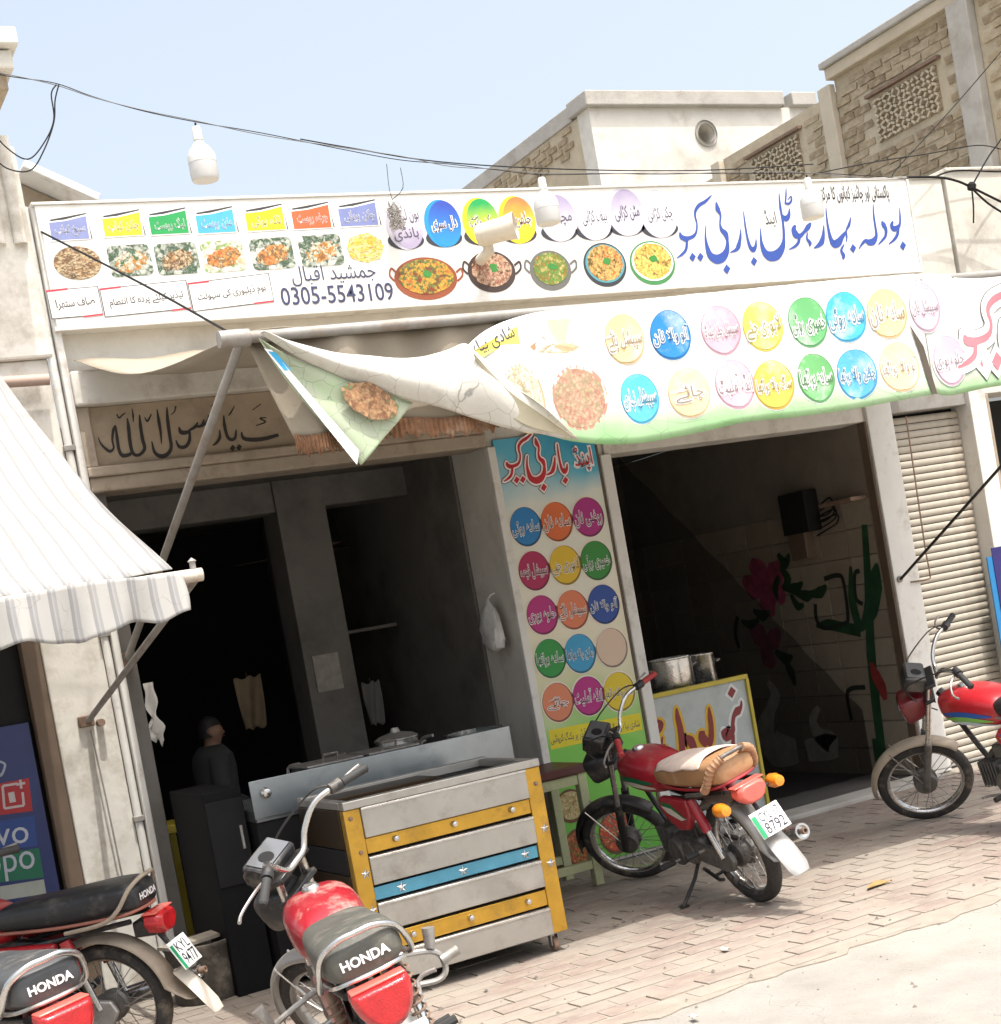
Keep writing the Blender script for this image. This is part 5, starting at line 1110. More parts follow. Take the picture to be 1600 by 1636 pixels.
motorcycle('red motorcycle with blue and green tank stripes in front of the roller shutter', (6.162, 5.641, 1.594, .24, .82),
    dict(paint=RED3, seat=blk_seat, ffend=M_dustf, rfend=M_dustf, decals=((40, 90, 170), (130, 190, 90), (200, 220, 230)), sdecals=((40, 100, 180), (140, 200, 110)), head=mat('red_cowl', (.13, .008, .012), .35, coat=.3), rind=1, fork=M_eng))
# ================================================================ steel and gold food cart
M_steel = patches(mat('brushed_steel_sheet', (.43, .415, .38), .42, .8, var=.16, scale=5, bump=.12, bscale=9, dirt=((.30, .27, .225), .35, 6)), (.26, .235, .20), 3, .55, .72, .5)
M_gold = patches(mat('gold_mirror_sheet', (.58, .34, .055), .28, .8, var=.25, scale=5, bump=.25, bscale=8, dirt=((.33, .2, .06), .35, 7)), (.20, .11, .03), 4, .60, .72, .6)
M_bsteel = mat('blue_mirror_strip', (.10, .32, .46), .25, .6, var=.2, scale=6)
M_dkgold = mat('dark_bronze_sheet', (.05, .03, .014), .4, .6, var=.25, scale=5)
CYF = 6.45
CT = thing('food_cart', 'steel and gold panelled food cart with star studs on casters', 'cart', (2.82, 6.75, 0))
cx0, cx1, cy1 = 2.315, 3.335, 7.05
def star(cx, cz, y, r, parent, m=M_chr):
    P = [Vector((cx+(r if i % 2 == 0 else r*.42)*math.sin(i*PI/5), y, cz+(r if i % 2 == 0 else r*.42)*math.cos(i*PI/5))) for i in range(10)]
    b = MB(); b.v += P+[Vector((cx, y-.008, cz))]; b.f += [(i, (i+1) % 10, 10) for i in range(10)]; return b.build('star_stud', m, parent, smooth=False)
MB().box(cx0+.02, cx1-.02, CYF+.03, cy1, .10, .90).build('carcass', M_dk, CT, smooth=False)
for x in (cx0, cx1-.082):
    MB().box(x, x+.082, CYF-.004, CYF+.05, .095, .90).build('corner_post', M_gold, CT, bevel=.004)
xa, xb = cx0+.0825, cx1-.0825
for (za, zb, m, d) in ((.76, .90, M_steel, .012), (.686, .757, M_gold, 0), (.542, .672, M_steel, .012), (.47, .53, M_bsteel, -.006), (.328, .457, M_steel, .012), (.236, .312, M_gold, 0), (.095, .224, M_steel, .014)):
    p = MB().box(xa, xb, CYF-d, CYF+.03, za, zb).build('front_slat', m, CT, bevel=.003)
    if m is M_gold:
        for k in (.17, .52, .88): MB().lathe([(0, .022), (.012, .018), (.016, .008), (.011, 0)], (xa+(xb-xa)*k, CYF-.0005, (za+zb)/2+.004), (0, -1, 0), 14).build('knob', M_chr, p)
    if m is M_bsteel:
        for k in (.16, .53, .92): star(xa+(xb-xa)*k, (za+zb)/2, CYF+.0045, .027, p)
    if m is M_steel: MB().box(xa, xb, CYF-d-.004, CYF-d-.0002, zb-.012, zb-.002).build('slat_lip', M_chr, p, bevel=.001)
for x in (cx0+.055, cx1-.03):
    for z in (.60, .43): star(x, z, CYF-.0055, .026, CT)
for x, z in ((cx0+.05, .70), (cx1-.035, .82), (cx0+.03, .86)): MB().lathe([(0, .012), (.009, .009), (.011, 0)], (x, CYF-.004, z), (0, -1, 0), 10).build('rivet', M_rust, CT)
for i, (za, zb, m) in enumerate(((.72, .90, M_dkgold), (.60, .715, M_dk), (.50, .595, M_dkgold), (.30, .495, M_dk), (.10, .295, M_dkgold))):
    MB().box(cx0-.006, cx0+.0195, CYF+.052, cy1, za, zb).build('side_panel', m, CT, bevel=.003)
    MB().box(cx1-.0195, cx1+.006, CYF+.052, cy1, za, zb).build('side_panel', m, CT, bevel=.003)
for q in ((cx0, cx1, CYF-.014, CYF+.045, .901, .94), (cx0, cx1, cy1-.05, cy1+.01, .901, .945), (cx0, cx0+.05, CYF+.0455, cy1-.0505, .901, .938), (cx1-.05, cx1, CYF+.0455, cy1-.0505, .901, .938)):
    MB().box(*q).build('top_rim', M_steel, CT, bevel=.004)
MB().box(cx0+.05, cx1-.4, CYF+.30, cy1-.0505, .9005, .93).build('top_tray', M_dkgold, CT, bevel=.003)
for x in (cx0+.07, cx1-.06):
    for y in (CYF+.05, cy1-.06):
        k = MB().lathe([(0, -.014), (.03, -.014), (.034, -.008), (.034, .008), (.03, .014), (0, .014)], (x, y, .036), (1, 0, 0), 18).build('caster', M_rust, CT)
        MB().box(x-.022, x-.016, y-.016, y+.016, .03, .10).box(x+.016, x+.022, y-.016, y+.016, .03, .10).box(x-.03, x+.03, y-.025, y+.025, .085, .0995).build('caster_fork', M_alu, k)

# serving counter behind it
CO = thing('serving_counter', 'long stainless steel serving counter with a blue tinted front behind the cart', 'counter', (2.9, 7.6, 0))
M_st2 = mat('bluish_steel_sheet', (.36, .40, .42), .3, .85, var=.2, scale=3, dirt=((.25, .24, .22), .25, 4))
kx0, kx1, ky = 2.166, 3.64, 7.3
MB().box(kx0, kx1, ky, ky+.012, .86, 1.05).build('front_lip', M_st2, CO, bevel=.003)
MB().box(kx0+.01, kx1-.01, ky+.0125, 8.05, .84, .90).build('worktop', M_st2, CO, bevel=.004)
MB().box(kx0+.01, kx1-.01, ky+.03, 8.0, .03, .8395).build('cabinet', M_dk, CO, smooth=False)
MB().box(kx1-.012, kx1, ky+.0125, 7.7, .9005, 1.05).build('end_lip', M_st2, CO, bevel=.003)
p = at(418, 1268, 1, ky); MB().lathe([(0, .035), (.02, .03), (.028, .016), (.02, .004), (.012, 0)], (p.x+.02, ky-.0005, p.z), (0, -1, 0), 18).build('knob', M_chr, CO)
for i in range(4): MB().tube([(2.6+i*.27, 7.98, .9005), (2.6+i*.27, 7.98, 1.02), (2.64+i*.27, 7.9, 1.04)], .010, 8, smooth=4).build('gas_tap', M_alu, CO)
KB = tag(MB().box(1.955, 2.155, 7.42, 8.06, 0, 1.03).build('steel_cabinet', mat('black_steel_sheet', (.010, .010, .011), .8, 0, var=.3, scale=4, spec=.12), bevel=.005), 'black sheet steel cabinet at the end of the serving counter', 'cabinet')
MB().box(1.96, 2.15, 7.412, 7.4195, .55, .98).build('door', M_dk, KB, bevel=.003); MB().box(2.11, 2.125, 7.402, 7.4119, .72, .84).build('handle', M_alu, KB, bevel=.003)
def pot(name, label, cat, x, y, z, r, h, group=None, lid=False, handles=True):
    o = thing(name, label, cat, (x, y, z), group)
    MB().lathe([(0, 0), (r*.93, 0), (r, .02), (r, h), (r*1.05, h+.006), (r*1.05, h+.012), (r*.97, h+.01), (r*.96, .02), (0, .015)], (x, y, z), (0, 0, 1), 32).build('vessel', M_chr, o)
    if handles:
        for s in (-1, 1): MB().tube([(x+s*r, y-.05, z+h*.75), (x+s*(r+.04), y-.03, z+h*.78), (x+s*(r+.04), y+.03, z+h*.78), (x+s*r, y+.05, z+h*.75)], .007, 6, smooth=3).build('handle', M_alu, o)
    if lid: MB().lathe([(r*1.04, h+.013), (r*.8, h+.03), (.03, h+.045), (.02, h+.07), (0, h+.07)], (x, y, z), (0, 0, 1), 28).build('lid', M_alu, o)
    return o
q = at(757, 1165, 1, 7.72)
pot('cooking_wok', 'wide shallow steel wok with loop handle on the serving counter', 'wok', q.x, 7.72, .901, .16, .12)
pot('cooking_pot', 'lidded steel pot beside the wok on the serving counter', 'pot', q.x-.42, 7.85, .901, .12, .16, lid=True)
for i, (x, w, t) in enumerate(((2.72, .3, 'rectangular steel food tray on the counter near its black cabinet end'), (3.06, .28, 'rectangular steel food tray in the middle of the counter beside the lidded pot'))):
    o = thing('food_tray', t, 'tray', (x, 7.7, .901), 'trays on the serving counter')
    MB().box(x-w/2, x+w/2, 7.55, 7.85, .901, 1.03).build('tray_body', M_st2, o, bevel=.012); MB().box(x-w/2-.01, x+w/2+.01, 7.54, 7.86, 1.0305, 1.045).build('lid', M_alu, o, bevel=.005)
    MB().tube([(x-.04, 7.62, 1.045), (x-.04, 7.60, 1.085), (x+.04, 7.60, 1.085), (x+.04, 7.62, 1.045)], .007, 6).build('lid_handle', M_chr, o)

# pale green table by the pillar
TB_ = thing('green_table', 'small pale green wooden table with dark red top in front of the menu pillar', 'table', (3.85, 7.87, 0))
M_pg = mat('pale_green_paint', (.44, .46, .26), .6, var=.15, scale=8, dirt=((.30, .27, .18), .35, 8))
tx0, tx1, ty0, ty1 = 3.46, 4.255, 7.66, 8.08
for x in (tx0, tx1-.055):
    for y in (ty0, ty1-.055): MB().box(x, x+.055, y, y+.055, 0, .665).build('leg', M_pg, TB_, bevel=.004)
for y in (ty0+.008, ty1-.047): 
    MB().box(tx0+.0555, tx1-.0555, y, y+.035, .60, .66).build('apron', M_pg, TB_, bevel=.003); MB().box(tx0+.0555, tx1-.0555, y, y+.035, .10, .15).build('stretcher', M_pg, TB_, bevel=.003)
for x in (tx0+.01, tx1-.045): MB().box(x, x+.035, ty0+.0555, ty1-.0555, .60, .66).build('apron', M_pg, TB_, bevel=.003)
MB().box(tx0-.02, tx1+.02, ty0-.02, ty1+.01, .6655, .715).build('table_top', mat('dark_red_table_top', (.085, .022, .018), .45, var=.3, scale=7), TB_, bevel=.006)

# metal drum
q = at(330, 1570, 2, 0); q = Vector((1.86, 7.62, 0))
DR = thing('paint_drum', 'dirt caked round tub with a board across it beside the black seated motorcycle', 'tub', q)
M_drm = mat('dirty_drum', (.075, .065, .052), .85, var=.5, scale=9, bump=.6, bscale=40, dirt=((.24, .21, .17), .4, 7))
MB().lathe([(0, 0), (.155, 0), (.165, .015), (.175, .15), (.18, .27), (.188, .28), (.188, .295), (.172, .295), (.165, .05), (0, .04)], q, (0, 0, 1), 30).build('tub_body', M_drm, DR)
MB().box(q.x-.2, q.x+.2, q.y-.08, q.y+.07, .2955, .312, Matrix.Rotation(.3, 3, 'Z')).build('board', mat('grey_board', (.34, .30, .24), .8, var=.3, scale=14), DR, smooth=False)

# painted sign board and pots in the right doorway
YS = 8.3
YB = thing('painted_sign_board', 'grey board with red and yellow brush lettering in a yellow frame inside the right doorway', 'sign', (5.55, YS, 0))
yx0, yx1, yz1 = 5.14, 5.93, .94
MB().box(yx0, yx1, YS, YS+.02, .05, yz1).build('board', mat('smeared_grey_paint', (.44, .47, .45), .6, var=.3, scale=5, dirt=((.30, .32, .31), .4, 5)), YB, smooth=False)
M_yl = mat('yellow_frame_paint', (.48, .38, .04), .55, var=.2, scale=9)
for q in ((yx0, yx1+.02, YS-.02, YS+.03, yz1+.0005, yz1+.03), (yx1+.0005, yx1+.025, YS-.018, YS+.03, 0, yz1), (yx0-.025, yx0-.0005, YS-.018, YS+.03, 0, yz1)): MB().box(*q).build('frame', M_yl, YB, smooth=False, bevel=.003)
S5 = Flat(YS-.001, YB); zy = lambda x, y: (1030+x/8.42, 1080+y/8.42)
MAR = mat('maroon_sign_paint', (.20, .018, .02), .5, var=.15); YE = mat('yellow_sign_paint', (.60, .36, .02), .5, var=.15); WP = mat('white_sign_paint', (.62, .63, .60), .5, var=.1)
for st, oc in (([[(1300, 335, 10), (1296, 410, 30), (1252, 470, 92), (1202, 540, 44), (1186, 640, 40), (1182, 740, 60), (1110, 792, 150), (1058, 720, 60)], [(1186, 790, 44), (1192, 930, 40)]], WP), ([[(1170, 222, 56)]], WP),
               ([[(865, 420, 10), (880, 560, 56), (896, 700, 60), (890, 860, 70), (850, 930, 90)], [(770, 740, 60), (782, 840, 110), (850, 915, 110)]], YE), ([[(560, 810, 30), (615, 870, 110), (660, 960, 84), (690, 1030, 40)]], YE),
               ([[(430, 435, 10), (446, 560, 60), (482, 720, 72), (500, 900, 72), (498, 1040, 72), (420, 1085, 60), (335, 1075, 40)]], YE), ([[(165, 600, 20), (216, 640, 64), (202, 720, 64), (182, 775, 10)], [(240, 820, 10), (225, 930, 34), (252, 1000, 54), (292, 955, 20)]], YE)):
    S5.strokes('brush_outline', st, zy, oc, .0012, grow=.022); S5.strokes('brush_lettering', st, zy, MAR, .0045, grow=.002)
CB = tag(MB().box(5.14, 5.93, 8.34, 8.66, 0, .905).build('dark_counter', M_dk, bevel=.006), 'black counter carrying two steel pots behind the painted sign board', 'counter')
MB().box(5.12, 5.95, 8.335, 8.67, .9055, .925).build('counter_top', M_dk, CB, bevel=.004)
q = at(1080, 1095, 1, 8.5); pot('cooking_pot', 'large steel pot standing on the black counter in the right doorway', 'pot', q.x-.02, 8.5, .926, .15, .23)
q = at(1113, 1092, 1, 8.55); pot('cooking_pot', 'smaller steel pot half hidden by the large pot on the black counter', 'pot', q.x+.07, 8.56, .926, .095, .21)
# added dark see-through sheet imitating a diagonal edge of shade
M_shade = mat('dark_shade_film', (.004, .004, .004), 1, var=.1, alpha=.52, spec=0)
NC = thing('doorway_shade_sheet', 'added dark see-through sheet imitating the diagonal shade across the painted doorway wall', 'shade_sheet', (6, 8.72, 0))
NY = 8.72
def shade_grid(u, v):
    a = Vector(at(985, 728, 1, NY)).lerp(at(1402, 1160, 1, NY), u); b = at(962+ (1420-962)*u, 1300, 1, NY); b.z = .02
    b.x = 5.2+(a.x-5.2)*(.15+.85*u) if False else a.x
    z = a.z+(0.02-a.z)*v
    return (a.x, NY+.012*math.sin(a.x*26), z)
MB().grid(shade_grid, 60, 4).build('shade_layer', M_shade, NC)

# ================================================================ inside the left room
def cloth(name, label, cat, px, py, ax, val, w, h, m, wav=.02):
    q = at(px, py, ax, val); o = thing(name, label, cat, q)
    def fn(u, v):
        x = (u-.5)*w*(1-.25*v); d = wav*math.sin(u*9+v*3)
        return (q.x+x, q.y+d, q.z-h*v+.01*math.sin(u*14)) if ax == 1 else (q.x-abs(d)-.006, q.y+x, q.z-h*v)
    MB().grid(fn, 16, 12).build('cloth', m, o, thick=.003); MB().lathe([(.004, 0), (.004, .03)], q+Vector((0, .01, .0)), (0, 0, 1), 6).build('nail', M_rust, o); return o
cloth('hanging_cloth', 'cream stained cloth hanging in the dark left room', 'cloth', 395, 1082, 1, 10.2, .2, .36, mat('cream_stained_cloth', (.40, .30, .19), .9, var=.3, scale=9))
cloth('hanging_towel', 'pale grey towel hanging beside the inner column', 'towel', 592, 1090, 1, 9.9, .14, .30, mat('grey_towel', (.30, .29, .27), .95, var=.2))
o = tag(MB().box(at(498, 1045, 1, 9.39).x, at(540, 1045, 1, 9.39).x, 9.388, 9.396, at(520, 1105, 1, 9.39).z, at(520, 1045, 1, 9.39).z).build('paper_notice', mat('stained_paper', (.34, .32, .28), .9, var=.35, scale=16), smooth=False), 'stained paper notice stuck on the inner column', 'notice')
FN = thing('ceiling_fan', 'dark three bladed ceiling fan hanging in the back of the left room', 'fan', (4.3-.35, 10.6, 2.35))
fc = Vector((3.95, 10.6, 2.35)); MB().tube([fc, fc+Vector((0, 0, .40))], .012, 8).build('down_rod', M_dk, FN); MB().lathe([(0, -.06), (.08, -.05), (.10, 0), (.08, .05), (0, .06)], fc, (0, 0, 1), 20).build('motor', M_brown, FN)
for i in range(3):
    a = i*2*PI/3+.4; d = Vector((math.cos(a), math.sin(a), 0)); MB().beam(fc+d*.09, fc+d*.60, .12, .006).build('blade', M_brown, FN, smooth=False)
q = at(792, 955, 0, 4.235)
PB = thing('plastic_bag', 'white crumpled plastic bag hanging on the inner wall by the doorway', 'bag', q)
b = MB(); R = []
for i, (r, h) in enumerate(((.012, 0), (.03, -.03), (.06, -.06), (.085, -.11), (.10, -.18), (.098, -.26), (.075, -.31), (.02, -.33))):
    R.append([q+Vector((-.06+r*.55*math.cos(t)*(1+.22*math.sin(3*t+i*1.7)), r*math.sin(t)*(1+.2*math.sin(4*t+i)), h)) for t in [2*PI*j/20 for j in range(20)]])
b.rings(R).build('bag_body', mat('white_plastic_film', (.60, .60, .58), .35, var=.2, scale=20, bump=.5, bscale=40), PB)
MB().tube([q+Vector((0, 0, .03)), q+Vector((-.03, .01, .02)), q+Vector((-.05, 0, 0))], .006, 6).build('bag_knot', M_trim, PB)
YC = thing('yellow_stool', 'yellow painted wooden stool just inside the left doorway', 'stool', at(265, 1470, 1, 8.55))
bq = at(250, 1322, 1, 8.55); 
MB().box(bq.x-.13, bq.x+.16, 8.5, 8.8, bq.z-.05, bq.z).build('seat', M_yl, YC, bevel=.006)
for dx, dy in ((-.12, 8.51), (.11, 8.51), (-.12, 8.75), (.11, 8.75)): MB().box(bq.x+dx, bq.x+dx+.04, dy, dy+.04, .012, bq.z-.0505).build('leg', M_yl, YC, bevel=.003)
def strip(u, v): return (1.965+.03*math.sin(v*13+u*4)*v+.05*u, FY+.03+.02*math.sin(u*5), 1.62-.33*v+.03*math.sin(u*9)*v)
tag(MB().grid(strip, 8, 14).build('torn_plastic_strip', M_trim, thick=.002), 'torn white plastic strip hanging at the left doorway jamb', 'plastic sheet')

# person standing behind the counter
def person(px, py, Y, label):
    h = at(px, py, 1, Y)                                         # centre of the head
    G0 = Vector((h.x, Y, .012)); s = (h.z-.012)/1.60
    PR = thing('person', label, 'person', G0)
    J = {'pel': (0, 0, .95), 'sp': (-.01, 0, 1.15), 'ch': (-.015, 0, 1.33), 'nk': (.005, 0, 1.46), 'nk2': (.02, 0, 1.51), 'hd': (.03, 0, 1.585), 'hd2': (.025, 0, 1.655)}
    E = [('pel', 'sp'), ('sp', 'ch'), ('ch', 'nk'), ('nk', 'nk2'), ('nk2', 'hd'), ('hd', 'hd2')]
    Rr = {'pel': .135, 'sp': .125, 'ch': .125, 'nk': .07, 'nk2': .066, 'hd': .122, 'hd2': .105}
    for t, sd in (('l', 1), ('r', -1)):
        J.update({t+'sh': (-.01, sd*.17, 1.38), t+'el': (-.02, sd*.23, 1.12), t+'wr': (.17, sd*.20, .98), t+'hn': (.25, sd*.18, .96), t+'hp': (0, sd*.09, .88), t+'kn': (.02, sd*.10, .50), t+'an': (-.02, sd*.10, .09), t+'to': (.13, sd*.12, .04)})
        Rr.update({t+'sh': .05, t+'el': .045, t+'wr': .03, t+'hn': .036, t+'hp': .09, t+'kn': .06, t+'an': .042, t+'to': .035})
        E += [('ch', t+'sh'), (t+'sh', t+'el'), (t+'el', t+'wr'), (t+'wr', t+'hn'), ('pel', t+'hp'), (t+'hp', t+'kn'), (t+'kn', t+'an'), (t+'an', t+'to')]
        for k in range(4):
            a = t+'f%d' % k; c = t+'g%d' % k; J[a] = (.285, sd*(.155+.016*k), .955); J[c] = (.325, sd*(.15+.016*k), .93); Rr[a] = .0095; Rr[c] = .008; E += [(t+'hn', a), (a, c)]
        J[t+'th'] = (.265, sd*.135, .965); J[t+'t2'] = (.29, sd*.12, .955); Rr[t+'th'] = .011; Rr[t+'t2'] = .009; E += [(t+'hn', t+'th'), (t+'th', t+'t2')]
    nm = list(J); me = bpy.data.meshes.new('body')
    me.from_pydata([Vector(J[k])*s for k in nm], [(nm.index(a), nm.index(b)) for a, b in E], [])
    o = bpy.data.objects.new('body', me); COL.objects.link(o)
    md = o.modifiers.new('skin', 'SKIN'); md.use_smooth_shade = True
    for i, k in enumerate(nm):
        me.skin_vertices[0].data[i].radius = (Rr[k]*s, Rr[k]*s*(.8 if k in ('hd', 'hd2') else 1)); me.skin_vertices[0].data[i].use_root = (k == 'pel')
    o.modifiers.new('sub', 'SUBSURF').levels = 2; o.modifiers['sub'].render_levels = 2
    me.materials.append(mat('brown_skin', (.23, .13, .085), .55, var=.1, scale=20)); o.parent = PR; _base[o.name] = G0
    def at_(x, y, z): return G0+Vector((x, y, z))*s
    cl_ = mat('dark_grey_cotton', (.035, .037, .036), .9, var=.25, scale=6)
    R = [[at_(-.005+rx*math.cos(t), ry*math.sin(t), z) for t in [2*PI*j/28 for j in range(28)]] for rx, ry, z in ((.19, .24, .46), (.185, .225, .70), (.165, .20, .95), (.155, .19, 1.12), (.165, .215, 1.30), (.15, .235, 1.40), (.115, .17, 1.45), (.085, .095, 1.485))]
    MB().rings(R, cap=False).build('long_shirt', cl_, PR, thick=.006)
    for sd in (1, -1):
        MB().tube([at_(-.01, sd*.17, 1.385), at_(-.02, sd*.235, 1.12), at_(.14, sd*.205, 1.0)], [.085*s, .066*s, .05*s], 14, cap=False, smooth=4).build('sleeve', cl_, PR, thick=.005)
        MB().tube([at_(0, sd*.09, .75), at_(.02, sd*.10, .48), at_(-.01, sd*.10, .08)], [.12*s, .11*s, .075*s], 14, cap=False, smooth=4).build('trouser_leg', cl_, PR, thick=.005)
        MB().lathe([(0, -.004), (.010, .0), (.012, .004), (0, .012)], at_(.088, sd*.032, 1.603), (1, 0, 0), 8).build('eye', M_dk, PR)
        MB().lathe([(.0, 0), (.022, .002), (.026, .012), (0, .016)], at_(.02, sd*.078, 1.59), (0, sd, 0), 10).build('ear', mat('brown_skin', (0, 0, 0)), PR)
    MB().tube([at_(.09, 0, 1.615), at_(.105, 0, 1.585), at_(.113, 0, 1.572), at_(.09, 0, 1.562)], [.008*s, .012*s, .016*s, .01*s], 8, smooth=3).build('nose', mat('brown_skin', (0, 0, 0)), PR)
    MB().tube([at_(.106, -.025, 1.54), at_(.116, 0, 1.542), at_(.106, .025, 1.54)], .006*s, 6).build('mouth', mat('dark_lip', (.13, .06, .05), .6), PR)
    R = []
    for i in range(8):
        a = i/7*PI/2; k = math.cos(a)
        R.append([at_(.02+.100*k*math.cos(t)-(.012 if math.cos(t) > .2 else 0), .088*k*math.sin(t), 1.60+.05*max(0, math.cos(t))*(1 if i == 0 else 0)-(.05 if i == 0 and math.cos(t) < -.2 else 0)+.118*math.sin(a)) for t in [2*PI*j/24 for j in range(24)]])
    MB().rings(R).build('hair', mat('black_hair', (.012, .011, .01), .7, var=.3, scale=40), PR)
    for sd in (1, -1): MB().box(-.09*s+G0.x, .17*s+G0.x, G0.y+sd*.11*s-.045, G0.y+sd*.11*s+.045, .012, .07).build('shoe', M_blk, PR, bevel=.02)
    return PR
person(333, 1168, 9.1, 'person in dark loose clothing standing in profile behind the serving counter')

# ================================================================ overhead: lamps, wires
WY = 7.2
M_bulb = mat('white_bulb_plastic', (.52, .52, .505), .35, var=.04)
main = [(-30, 112), (20, 120), (90, 134), (150, 155), (230, 176), (312, 194), (420, 213), (540, 235), (640, 252), (720, 264), (800, 272), (865, 276), (960, 277), (1060, 277), (1180, 276), (1290, 277), (1380, 281), (1452, 284)]
WR = thing('overhead_cable', 'thin twisted dark cable strung across the street front carrying the bulbs', 'cable', at(700, 260, 1, WY))
for k in (0, 1):
    MB().tube([at(x, y+random.uniform(-2, 2), 1, WY)+Vector((0, .01*k, .006*math.sin(i*1.9+k*3))) for i, (x, y) in enumerate(main)], .0024, 5, smooth=6).build('strand', M_dk if k else mat('grey_cable', (.10, .10, .10), .6), WR)
MB().tube([at(90, 135, 1, WY), at(82, 150, 1, WY), at(86, 190, 1, WY), at(72, 225, 1, WY), at(45, 254, 1, WY), at(10, 235, 1, WY), at(-20, 200, 1, WY)], .0035, 5, smooth=6).build('loop', M_dk, WR)
MB().tube([at(94, 135, 1, WY), at(88, 160, 1, WY), at(86, 195, 1, WY), at(70, 240, 1, WY), at(48, 272, 1, WY), at(10, 268, 1, WY), at(-20, 240, 1, WY)], .0035, 5, smooth=6).build('loop', M_dk, WR)
for px, py, ln_, lb in ((312, 196, .30, 'large white bulb hanging against the open sky'), (864, 278, .29, 'large white bulb hanging before the middle of the signboard'), (1289, 279, .28, 'large white bulb hanging before the blue title lettering')):
    t = at(px, py, 1, WY); o = thing('hanging_bulb', lb, 'bulb', t-Vector((0, 0, ln_)), 'bulbs on the overhead cable'); k = ln_/.30
    MB().tube([t, t-Vector((0, 0, .03))], .005, 6).build('flex', M_dk, o)
    MB().lathe([(0, -.018), (.018, -.02), (.022, -.03), (.024, -.085), (.02, -.09)], t, (0, 0, 1), 16).build('socket', M_trim, o)
    MB().lathe([(.02, -.09*k), (.026, -.10*k), (.055, -.135*k), (.068, -.16*k), (.070, -.20*k), (.069, -.2005*k), (.0695, -.27*k), (.064, -.285*k), (.05, -.2875*k), (0, -.287*k)], t, (0, 0, 1), 28).build('bulb_body', M_bulb, o)
# horn lamp on the signboard
h0 = at(762, 378, 1, 7.95); h1 = at(824, 360, 1, 7.80); d = (h1-h0)
HL = thing('sign_lamp', 'cream cylindrical lamp shade on a stub pipe before the signboard', 'lamp', at(780, 405, 1, 7.98))
M_crm = mat('cream_lamp_paint', (.62, .57, .48), .5, var=.12, scale=9, dirt=((.42, .36, .28), .25, 9))
L_ = d.length
MB().lathe([(0, -.0), (.05, .0), (.066, .02), (.07, L_*.75), (.082, L_), (.078, L_), (.066, L_*.75), (.06, .03), (0, .03)], h0, d, 28).build('shade', M_crm, HL)
MB().lathe([(0, .06), (.02, .06), (.026, .10), (.02, .13), (0, .14)], h0, d, 14).build('bulb', M_bulb, HL)
p = at(779, 388, 1, 7.97); MB().tube([p+Vector((0, 0, .03)), p-Vector((0, 0, .05)), p+Vector((0, .12, -.07))], .035, 12).build('stub_pipe', M_crm, HL)
# tangle of wire on the sign
q = at(632, 346, 1, 8.02); TG = thing('wire_tangle', 'frayed grey tangle of old wire hanging over the signboard', 'wire', q)
P = [q+Vector((.05*math.sin(i*1.3)*random.uniform(.3, 1), .03*math.cos(i*2.1), .085*math.sin(i*.77)*random.uniform(.3, 1))) for i in range(170)]
MB().tube(P, .0018, 4, smooth=3).build('tangle', mat('frayed_grey_wire', (.34, .32, .29), .8, var=.3), TG)
for k in ((618, 262), (640, 268)): MB().tube([q+Vector((0, 0, .1)), at(k[0]+4, 300, 1, 7.7), at(*k, 1, WY)], .0022, 4, smooth=4).build('hanging_wire', M_dk, TG)
# stay rope from the awning head to the wall
RP = tag(MB().tube([(AX0-.04, AY, BZ+.01), at(230, 452, 1, 7.0)-Vector((0, 0, .01)), at(58, 366, 1, FY-.04)], .0055, 6, smooth=6).build('stay_rope', M_dk), 'dark stay rope from the awning bar up to the phone shop wall', 'rope')
# black cables on the right
CBN = thing('cable_bundle', 'thick black cable bundle knotted on the wall right of the signboard', 'cable', at(1553, 298, 1, 8.0))
for pts, r in (([(1450, 283), (1500, 283), (1530, 289), (1553, 299), (1600, 322), (1660, 350)], .009), ([(1495, 282), (1530, 272), (1600, 274), (1660, 268)], .006), ([(1553, 298), (1580, 250), (1600, 222), (1660, 130)], .006), ([(1553, 298), (1556, 330), (1556, 356)], .006), ([(1553, 300), (1580, 325), (1620, 350)], .008)):
    MB().tube([at(x, y, 1, 8.02) for x, y in pts], r, 7, smooth=6).build('cable', M_dk, CBN)
MB().lathe([(0, -.03), (.03, -.02), (.034, .01), (.02, .03), (0, .035)], at(1553, 298, 1, 8.0), (.3, 0, 1), 10).build('knot', M_dk, CBN)
SP = thing('slack_wires', 'thin slack wires crossing before the brick house', 'wire', at(1500, 200, 1, 8.1))
for pts in ([(1660, 5), (1600, 82), (1520, 175), (1440, 262), (1425, 282)], [(1300, 278), (1400, 258), (1480, 246), (1560, 232), (1600, 238)], [(480, 222), (560, 236), (700, 258), (900, 270), (1120, 272), (1300, 262)]):
    MB().tube([at(x, y, 1, 8.06) for x, y in pts], .004, 5, smooth=5).build('wire', M_dk, SP)
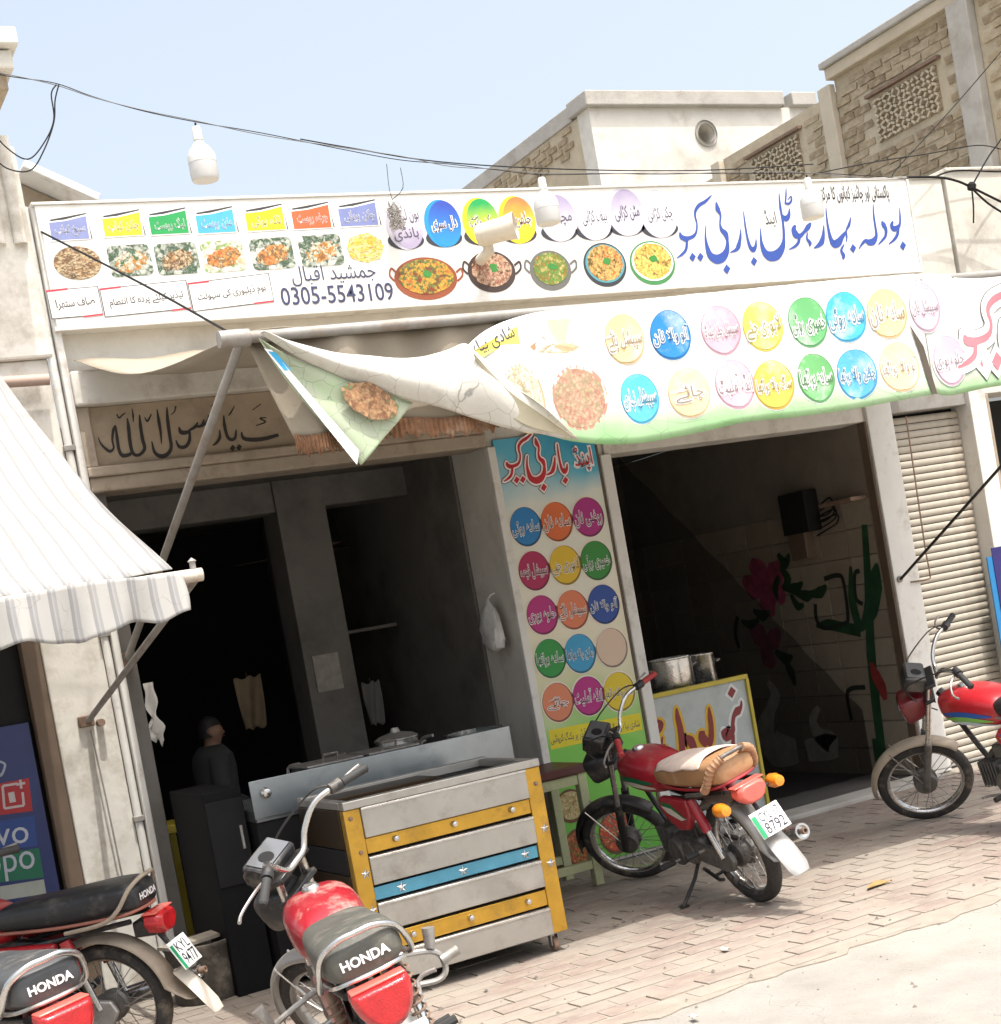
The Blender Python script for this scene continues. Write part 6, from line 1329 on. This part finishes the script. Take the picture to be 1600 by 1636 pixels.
# awning rod of the shutter shop
q = at(1440, 925, 1, FY-.07); e = at(1600, 745, 0, q.x+.05); e2 = q+(e-q)*1.25
RD = thing('awning_rod', 'dark slim awning rod rising outwards from the white column', 'rod', q)
MB().tube([q, e2], .011, 8).build('rod', M_bpt, RD); MB().lathe([(0, 0), (.024, .004), (.024, .014), (0, .018)], q+Vector((0, .018, 0)), (0, -1, 0), 12).build('wall_eye', M_galv, RD)
# litter
q = at(1402, 1416, 2, 0); b = MB(); b.grid(lambda u, v: (q.x-.09+.18*u, q.y-.03+.06*v*math.sin(PI*u)+.02*u, .004+.012*math.sin(u*7)*math.sin(v*4)+.006), 12, 6)
tag(b.build('dry_leaf', mat('dry_brown_leaf', (.30, .19, .07), .8, var=.3, scale=30), thick=.001), 'curled brown dry leaf lying on the sunlit paving', 'leaf')
# grit and small stones on the road and paving
gb = MB()
for i in range(420):
    x = random.uniform(1.6, 7.5); y = random.uniform(3.6, 7.0); r = random.choice((.003, .004, .005, .007, .011)); z = -.011 if y < YR else .001
    gb.add([(x+r*1.3*random.uniform(.7, 1.2), y, z), (x, y+r*random.uniform(.7, 1.2), z), (x-r*random.uniform(.7, 1.2), y, z), (x, y-r*random.uniform(.7, 1.2), z), (x+r*.2, y, z+r*.9)], [(0, 1, 4), (1, 2, 4), (2, 3, 4), (3, 0, 4), (3, 2, 1, 0)])
o = gb.build('grit', mat('grey_grit', (.17, .15, .125), .9, var=.4, scale=3), smooth=False); o['kind'] = 'stuff'; o['label'] = 'fine grit and pebbles strewn over the road and paving'; o['category'] = 'grit'
for px, py, w, m, lb in ((1160, 1520, .05, (.55, .52, .46), 'small pale paper scrap on the paving right of the cart'), (985, 1480, .03, (.20, .16, .12), 'tiny brown scrap on the paving near the cart caster'), (1110, 1628, .045, (.50, .48, .44), 'pale paper scrap at the edge of the road')):
    q = at(px, py, 2, 0); b = MB(); a_ = random.uniform(0, 3)
    b.grid(lambda u, v: (q.x+w*((u-.5)*math.cos(a_)-(v-.5)*.6*math.sin(a_)), q.y+w*((u-.5)*math.sin(a_)+(v-.5)*.6*math.cos(a_)), .006+.25*w*abs(math.sin(u*4+1)*math.sin(v*3))), 6, 5)
    tag(b.build('paper_scrap', mat('scrap_%d' % px, m, .8, var=.2), thick=.001), lb, 'scrap')
